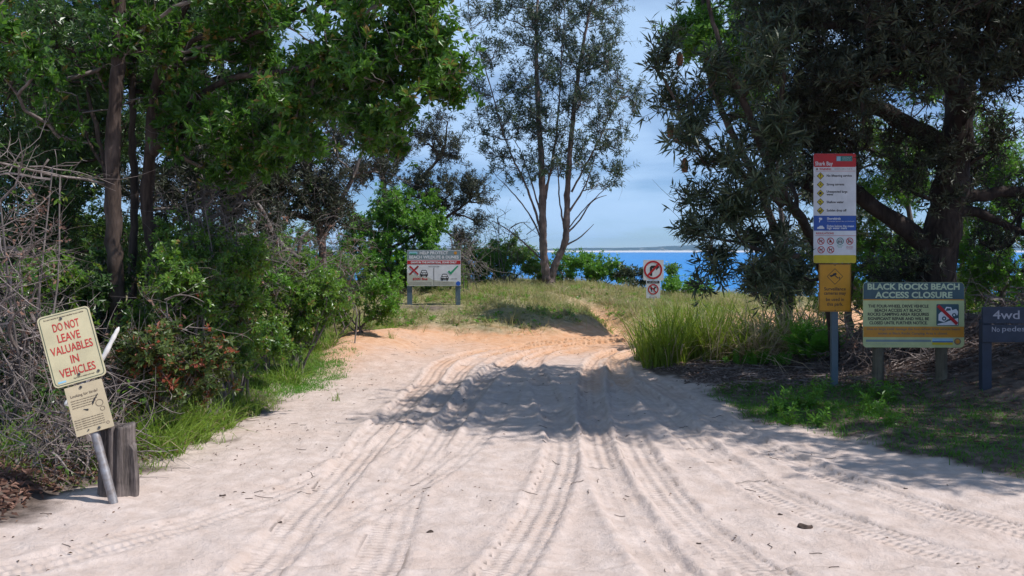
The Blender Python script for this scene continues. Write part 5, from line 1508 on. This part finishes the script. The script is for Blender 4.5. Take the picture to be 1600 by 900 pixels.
# big green tussock clump on the right of the track
for k, (px, Y, n, L, r, dry, lab) in enumerate((
        (1040, 13.4, 520, 1.05, .32, .10, 'tall bright green grass clump closest to the track on the right'),
        (1080, 13.8, 520, 1.10, .36, .14, 'tall green grass clump directly behind the first clump on the right'),
        (1022, 14.4, 380, .95, .30, .10, 'green grass clump at the corner where the track turns'),
        (1125, 13.6, 420, 1.05, .36, .22, 'tall green grass clump with straw stems in the middle of the right verge'),
        (1100, 14.8, 380, 1.15, .40, .22, 'yellow green grass clump at the back of the right verge'))):
    tussock('grass_tussock', lab, px, Y, n, L, .016, r, 'grass_tall', 400 + k, 'tall grass clumps right of the track', droop=.45, lean=.45, dry=dry)
for k, (px, Y, n, L, r, lab) in enumerate((
        (1170, 13.6, 400, 1.25, .40, 'dry straw coloured reed clump left of the fern'),
        (1215, 13.8, 420, 1.4, .42, 'dry pale reed clump behind the fern'),
        (1255, 14.2, 340, 1.4, .40, 'dry reed clump partly hidden by the tall warning sign'),
        (1150, 14.8, 340, 1.4, .42, 'dry reed clump behind the green grass, under the banksia'))):
    tussock('reed_clump', lab, px, Y, n, L, .020, r, 'grass_tall', 420 + k, 'dry reed clumps on the right bank', droop=1.0, lean=.8, dry=.72, cat='reed clump')


def fern(label, px, py, Y, n, L, seed, group):
    g = np.random.default_rng(seed)
    b0 = np.array(footing(px, Y))
    root = thing('fern', label, 'fern', b0, group)
    V = []
    az = g.uniform(0, 6.283, n)
    hd = np.column_stack([np.cos(az), np.sin(az), np.zeros(n)])
    t = np.linspace(0, 1, 9)
    LL = L * g.uniform(.6, 1.1, n)
    ln = g.uniform(.25, .8, n)
    path = hd[:, None] * (LL[:, None] * ln[:, None] * t)[..., None] + np.array([0, 0, 1.0]) * (LL[:, None] * (t - .38 * ln[:, None] * t ** 2.2))[..., None]
    path += np.column_stack([g.normal(0, .12, n), g.normal(0, .10, n), np.zeros(n)])[:, None]
    v, q = tubes(path, np.repeat(np.linspace(.003, .001, 9)[None], n, 0), 3)
    tan = nrm(np.gradient(path, axis=1))
    side = nrm(np.cross(tan, np.array([0, 0, 1.0])))
    parts = []
    for sg in (-1, 1):
        for f in np.linspace(.22, 1, 13):
            i = f * 8; i0 = min(7, int(i)); fr_ = i - i0
            c = path[:, i0] * (1 - fr_) + path[:, i0 + 1] * fr_
            ll = L * .26 * (1 - (f - .3) ** 2 * 1.4) * g.uniform(.7, 1.1, n)
            d = side[:, i0] * sg + tan[:, i0] * .5 + g.normal(0, .12, (n, 3))
            up_ = np.cross(side[:, i0], tan[:, i0])
            parts.append((*leaf_mesh(c, d, ll, ll * .36, up_), np.repeat(np.clip(g.normal(.55, .2, n), 0, 1), 4)))
    a, b_, c = merge(parts)
    mesh_np('fronds', a, b_, M['fern'], root, tint=c, kind='stuff')
    mesh_np('stalks', v, q, M['grass'], root, tint=np.full(len(v), .3), kind='stuff')
    return root


fern('bright green feathery fern left of the tall warning sign post', 1272, 0, 13.0, 46, .62, 440, 'ferns on the right bank')
fern('small bright fern low in the leaf litter left of the big fern', 1205, 0, 12.9, 18, .30, 441, 'ferns on the right bank')
fern('fern sprig beneath the dry reeds, between the grass and the big fern', 1165, 0, 13.0, 14, .26, 442, 'ferns on the right bank')

# verge grass clumps by the stump (left)
for k, (px, Y, n, L, r, dry, lab) in enumerate((
        (250, 7.75, 260, .52, .20, .10, 'bright green arching grass clump right behind the timber stump'),
        (290, 8.3, 240, .50, .20, .12, 'arching green grass clump second from the timber stump'),
        (330, 8.9, 240, .46, .20, .14, 'green grass clump at the sand edge third from the timber stump'),
        (225, 8.0, 160, .55, .18, .30, 'grass clump with straw blades close to the tall trunks'),
        (375, 9.6, 200, .42, .20, .15, 'low green grass clump at the sand edge where the verge widens'),
        (20, 7.2, 90, .55, .14, .15, 'dark green blades at the left edge below the dry tangle'),
        (455, 11.8, 140, .42, .18, .10, 'green grass clump beside the bright grass patch'),
        (505, 14.6, 150, .50, .2, .25, 'tawny grass clump on the sandy bank edge'),
        (560, 17.3, 150, .55, .25, .35, 'brownish grass clump at the top of the sandy bank'))):
    tussock('grass_tussock', lab, px, Y, n, L, .010, r, 'grass', 450 + k, 'grass clumps along the left verge', droop=.7, lean=.8, dry=dry)
for k, (px, Y, n, L, lab) in enumerate(((345, 8.25, 5, .22, 'single thin green grass sprout on the sand near the verge'),
                                        (612, 16.3, 26, .20, 'small grass tuft on the sandy bank'),
                                        (525, 10.5, 16, .16, 'tiny dry tuft on the open sand beside the verge'))):
    tussock('grass_tuft', lab, px, Y, n, L, .007, .05, 'grass', 465 + k, 'tufts on the open sand', cat='grass tuft')

# scattered weeds on the right verge
g = np.random.default_rng(77)
wspots = []
for k in range(14):
    px, py = g.uniform(1190, 1420), g.uniform(622, 672)
    Y = F * (EYE - .04) / (py - HZ)
    wspots.append(((px - 800) / F * Y, Y))
for k, (x_, y_) in enumerate(wspots):
    b0 = np.array([x_, y_, gz1(x_, y_) - .01])
    o = thing('verge_weed', 'small leafy weed on the shaded right verge below the signs', 'weed', b0, 'weeds on the right verge')
    gg = np.random.default_rng(480 + k)
    n = 9
    az = gg.uniform(0, 6.28, n); l_ = gg.uniform(.08, .24, n)
    tp = np.column_stack([np.cos(az) * l_ * .6, np.sin(az) * l_ * .6, l_])
    t = np.linspace(0, 1, 4)
    path = tp[:, None] * t[None, :, None] * np.array([1, 1, 1.0])
    v, q = tubes(path, np.full((n, 4), .0025), 3)
    mesh_np('stalk', v, q, M['grass'], o, tint=np.full(len(v), .4), kind='stuff')
    cs = np.concatenate([path[:, 1], path[:, 2], path[:, 3]]); ax = np.concatenate([tp] * 3)
    v, q, ti = rosettes(cs, ax, 6, .07, .022, (45, 90), gg)
    mesh_np('leaves', v, q, M['leaf_bright'], o, tint=ti, kind='stuff')


def scatter(n, x0, x1, y0, y1, g, dens):
    x = g.uniform(x0, x1, n); y = g.uniform(y0, y1, n)
    k = g.uniform(0, 1, n) < dens(x, y)
    return x[k], y[k]


# ground grass (stuff)
g = np.random.default_rng(500)


def d_dune(x, y):
    s = road_sd(x, y)
    gl = np.exp(-((x - (2.05 + (y - 19) * .02 - (y - 21.5) * .16)) / .3) ** 2) * (y < 24)
    pt = np.hypot((x + 1.9) / 1.0, (y - 20.6) / .7) < 1
    return ss(.1, .95, s + (fbm(x * 2, y * 2, 61) - .5) * 1.3) * (1 - .85 * gl) * (1 - .9 * pt) * (.35 + .65 * ss(.35, .6, fbm(x * 1.1, y * 1.1, 72)))


x_, y_ = scatter(85000, -4.5, 8.5, 17.6, 30.5, g, d_dune)
cl = ss(.35, .72, fbm(x_ * 2.6, y_ * 2.6, 73, 3))
v, q, t = blades(np.column_stack([x_, y_, gz(x_, y_) - .01]), g.uniform(.05, .20, len(x_)) * (.6 + 1.5 * cl), g.uniform(.008, .016, len(x_)), g, .9, 1, .6, 3)
t = np.clip(t * .5 + .55 * np.repeat(ss(.3, .7, fbm(x_ * 1.5, y_ * 1.5, 74)), 6), 0, 1)
tag(mesh_np('dune_grass', v, q, M['grass_dune'], tint=t), kind='stuff')


def d_green(x, y):
    return d_dune(x, y) * ss(.5, .66, fbm(x * .8 + 5, y * .8, 75))


x_, y_ = scatter(80000, -4.5, 8.5, 17.6, 30.5, g, d_green)
v, q, t = blades(np.column_stack([x_, y_, gz(x_, y_) - .01]), g.uniform(.05, .17, len(x_)), g.uniform(.009, .018, len(x_)), g, 1.0, 1, .6, 3)
tag(mesh_np('green_dune_grass', v, q, M['grass'], tint=t), kind='stuff')
# tufts standing out of the dune turf
tx, ty = scatter(900, -4.2, 7.5, 18.4, 28.5, g, lambda x, y: .45 * d_dune(x, y))
for nm, mt, sel, hh in (('green_dune_tufts', 'grass', slice(0, None, 2), .30), ('straw_dune_tufts', 'grass_dry', slice(1, None, 3), .36), ('olive_dune_tufts', 'grass_dune', slice(1, None, 2), .34)):
    cx_, cy_ = tx[sel], ty[sel]
    k_ = 34
    px_ = np.repeat(cx_, k_) + g.normal(0, .07, len(cx_) * k_); py_ = np.repeat(cy_, k_) + g.normal(0, .07, len(cx_) * k_)
    v, q, t = blades(np.column_stack([px_, py_, gz(px_, py_) - .01]), hh * g.uniform(.4, 1.1, len(px_)) * np.repeat(g.uniform(.5, 1.1, len(cx_)), k_), g.uniform(.008, .016, len(px_)), g, .8, 1, .7, 3)
    tag(mesh_np(nm, v, q, M[mt], tint=t), kind='stuff')
# broad pale leaves of dune creeper
x_, y_ = scatter(5200, -3.5, 7.5, 18.6, 29, g, lambda x, y: d_dune(x, y) * .8 * ss(.44, .60, fbm(x * 1.7, y * 1.7, 77)))
n = len(x_)
v, q, t = rosettes(np.column_stack([x_, y_, gz(x_, y_) + .05]), np.tile([0, 0, 1.0], (n, 1)) + g.normal(0, .2, (n, 3)), 6, .09, .06, (50, 85), g)
tag(mesh_np('dune_creeper_leaves', v, q, M['leaf_bright'], tint=t), kind='stuff')


def d_left(x, y):
    s = road_sd(x, y)
    return ss(-.12, .12, s + (fbm(x * 2.5, y * 2.5, 61) - .5) * .5) * ss(2.3, 1.0, s) * ss(5.9, 8, y) * (.4 + .6 * ss(.35, .6, fbm(x * 1.5, y * 1.5, 78)))


x_, y_ = scatter(80000, -5.2, -2.2, 6.5, 18.8, g, d_left)
v, q, t = blades(np.column_stack([x_, y_, gz(x_, y_) - .01]), g.uniform(.05, .16, len(x_)), g.uniform(.005, .009, len(x_)), g, 1.0, 1, .6, 3)
tag(mesh_np('left_verge_grass', v, q, M['grass'], tint=t), kind='stuff')
# the short bright patch creeping on the sand
x_, y_ = scatter(46000, -3.6, -1.9, 9.6, 15.4, g, lambda x, y: ss(1, .3, np.hypot((x + 2.72) / .60, (y - 12.4) / 2.4) + (fbm(x * 4, y * 3, 79) - .5) * .9))
v, q, t = blades(np.column_stack([x_, y_, gz(x_, y_) - .01]), g.uniform(.025, .075, len(x_)), g.uniform(.005, .010, len(x_)), g, 1.2, 1, .5, 3)
tag(mesh_np('short_bright_grass', v, q, M['fern'], tint=np.clip(t + .2, 0, 1)), kind='stuff')


def d_right(x, y):
    s = road_sd(x, y)
    return ss(-.10, .25, s + (fbm(x * 2.5, y * 2.5, 61) - .5) * .7) * ss(2.6, 1.0, s) * (.35 + .65 * ss(.4, .6, fbm(x * 1.5, y * 1.5, 80)))


x_, y_ = scatter(60000, 2.2, 6.5, 6.2, 11.6, g, d_right)
v, q, t = blades(np.column_stack([x_, y_, gz(x_, y_) - .01]), g.uniform(.03, .11, len(x_)), g.uniform(.005, .009, len(x_)), g, 1.1, 1, .6, 3)
tag(mesh_np('right_verge_grass', v, q, M['fern'], tint=np.clip(t - .25, 0, 1)), kind='stuff')


# leaf and stick litter (stuff)
def litter(name, x, y, L, W, mat, g, lift=.006, tilt=.25):
    n = len(x)
    az = g.uniform(0, 6.283, n)
    d = np.column_stack([np.cos(az), np.sin(az), g.normal(0, tilt, n)])
    face = np.tile([0, 0, 1.0], (n, 1)) + g.normal(0, .35, (n, 3))
    b0 = np.column_stack([x, y, gz(x, y) + lift + np.abs(g.normal(0, lift, n))])
    v, q = leaf_mesh(b0, d, L * g.uniform(.5, 1.2, n), W * g.uniform(.6, 1.2, n), face, .3)
    return tag(mesh_np(name, v, q, mat, tint=np.repeat(g.uniform(0, 1, n), 4)), kind='stuff')


def d_lit_r(x, y):
    s = road_sd(x, y)
    return ss(.0, .5, s + (fbm(x * 2, y * 2, 61) - .5) * .8) * ss(10.4, 11.6, y)


x_, y_ = scatter(30000, 1.9, 8.5, 10.3, 14.8, g, d_lit_r)
litter('dry_leaf_litter', x_, y_, .085, .026, M['litter_grey'], g, .012, .35)
x_, y_ = scatter(3000, 2, 7.5, 7.5, 14.0, g, lambda x, y: ss(.2, .8, road_sd(x, y)))
litter('scattered_dead_leaves', x_, y_, .07, .022, M['leaf_dead'], g, .01, .3)
x_, y_ = scatter(14000, -5.5, -2.5, 5.7, 9.0, g, lambda x, y: ss(.0, .35, road_sd(x, y) + (fbm(x * 3, y * 3, 61) - .5) * .5))
litter('fallen_brown_leaves', x_, y_, .075, .030, M['leaf_dead'], g, .012, .35)
x_, y_ = scatter(9000, -5, -2.6, 8.5, 18, g, lambda x, y: ss(.3, 1, road_sd(x, y)))
litter('thicket_floor_leaves', x_, y_, .075, .028, M['leaf_dead'], g, .012, .35)
# specks and crumbs on the sand
M['speck'] = leaf_mat('dark_speck', (.06, .035, .02), (.22, .13, .08), .8, 0, .2)


def d_sand(x, y):
    return ss(.1, -.2, road_sd(x, y)) * (.12 + .88 * ss(.45, .72, fbm(x * 1.4, y * .9, 83))) * (.35 + .65 * ss(-1.2, -2.4, x) + .3 * ss(12, 16, y))


x_, y_ = scatter(5200, -4, 4.5, 4.3, 18.5, g, d_sand)
litter('sand_debris', x_, y_, .032, .012, M['speck'], g, .004, .2)
x_, y_ = scatter(900, -4, 4.5, 4.3, 18, g, d_sand)
n = len(x_)
az = g.uniform(0, 6.283, n); ll = g.uniform(.03, .13, n)
t4 = np.linspace(0, 1, 4)
path = np.zeros((n, 4, 3))
path[..., 0] = x_[:, None] + np.cos(az)[:, None] * ll[:, None] * t4; path[..., 1] = y_[:, None] + np.sin(az)[:, None] * ll[:, None] * t4
path[:, 1:3, :2] += g.normal(0, .006, (n, 2, 2))
path[..., 2] = gz(path[..., 0].ravel(), path[..., 1].ravel()).reshape(n, 4) + .004
v, q = tubes(path, np.full((n, 4), .0022), 3)
tag(mesh_np('sand_twigs', v, q, M['bark'],), kind='stuff')
# sticks lying on the right bank
n = 260
x_ = g.uniform(2.2, 7, n); y_ = g.uniform(11.0, 14.2, n)
az = g.normal(0, .7, n); ll = g.uniform(.15, .6, n)
path = np.zeros((n, 5, 3)); t5 = np.linspace(0, 1, 5)
path[..., 0] = x_[:, None] + np.cos(az)[:, None] * ll[:, None] * t5; path[..., 1] = y_[:, None] + np.sin(az)[:, None] * ll[:, None] * t5
path[:, 1:4, :2] += g.normal(0, .015, (n, 3, 2))
path[..., 2] = gz(path[..., 0].ravel(), path[..., 1].ravel()).reshape(n, 5) + .02 + g.uniform(0, .06, (n, 1))
v, q = tubes(path, np.repeat(np.linspace(.007, .003, 5)[None], n, 0), 4)
tag(mesh_np('fallen_sticks', v, q, M['twig_dry']), kind='stuff')


# single pieces of bark and seed pods on the sand
def chip(label, px, py, s, seed, cat='bark chip'):
    g = np.random.default_rng(seed)
    Y = F * EYE / (py - HZ); x = (px - 800) / F * Y
    b0 = np.array([x, Y, gz1(x, Y)])
    na3, nr3 = 14, 6
    a = np.linspace(0, 2 * np.pi, na3, endpoint=False)
    rr = 1 + .25 * (fbm(np.cos(a) * 2 + seed, np.sin(a) * 2, seed) - .5) * 2
    rows = []
    for r, z in ((1.0, 0), (1.04, .25), (.9, .5), (.6, .42), (.3, .30), (.02, .26)):
        rows.append(np.stack([rr * r * np.cos(a) * s, rr * r * np.sin(a) * s * .8, z * s * .7 * (1 + .5 * np.sin(a * 2 + seed)) + 0 * a], -1))
    rv = np.stack(rows); ii = np.arange(nr3 * na3).reshape(nr3, na3)
    qq = np.stack([ii[:-1], np.roll(ii, -1, 1)[:-1], np.roll(ii, -1, 1)[1:], ii[1:]], -1).reshape(-1, 4)
    o = mesh_np('bark_chip', rv.reshape(-1, 3), qq, M['bark'], smooth=True)
    o.location = [float(c) for c in b0]
    return tag(o, label, cat, 'bark and seed pods lying on the sand')


for k, (px, py, s, lab) in enumerate(((1258, 813, .044, 'largest curled dark bark piece lying alone on the sand at right'),
                                      (1219, 794, .015, 'small dark bark bit just left of the largest bark piece'),
                                      (672, 821, .022, 'flat dark bark sliver in the wheel rut at the bottom centre'),
                                      (437, 811, .016, 'small dark bark bit on the sand left of the wheel ruts'),
                                      (348, 775, .022, 'dark seed pod at the sand edge right of the timber stump'),
                                      (1092, 836, .014, 'small dark pod on the right wheel rut near the bottom'),
                                      (1415, 760, .014, 'small brown pod on the sand below the right verge'))):
    chip(lab, px, py, s, 600 + k)


# ------------------------------------------------------------------ sea air
hm = bpy.data.materials.new('sea_haze'); hm.use_nodes = True
hn = hm.node_tree.nodes; hn.clear()
ho = hn.new('ShaderNodeOutputMaterial'); hv_ = hn.new('ShaderNodeVolumePrincipled')
hv_.inputs['Color'].default_value = (.36, .64, 1.0, 1)
hv_.inputs['Density'].default_value = 0.00018
hv_.inputs['Anisotropy'].default_value = 0.0
hm.node_tree.links.new(hv_.outputs[0], ho.inputs['Volume'])
hx0, hx1, hy0, hy1, hz0, hz1 = -4200, 4200, -200, 3600, -7, 45
hvv = [(x, y, z) for x in (hx0, hx1) for y in (hy0, hy1) for z in (hz0, hz1)]
mesh_np('haze', hvv, [(0, 1, 3, 2), (4, 6, 7, 5), (0, 4, 5, 1), (2, 3, 7, 6), (0, 2, 6, 4), (1, 5, 7, 3)], hm, kind='stuff')
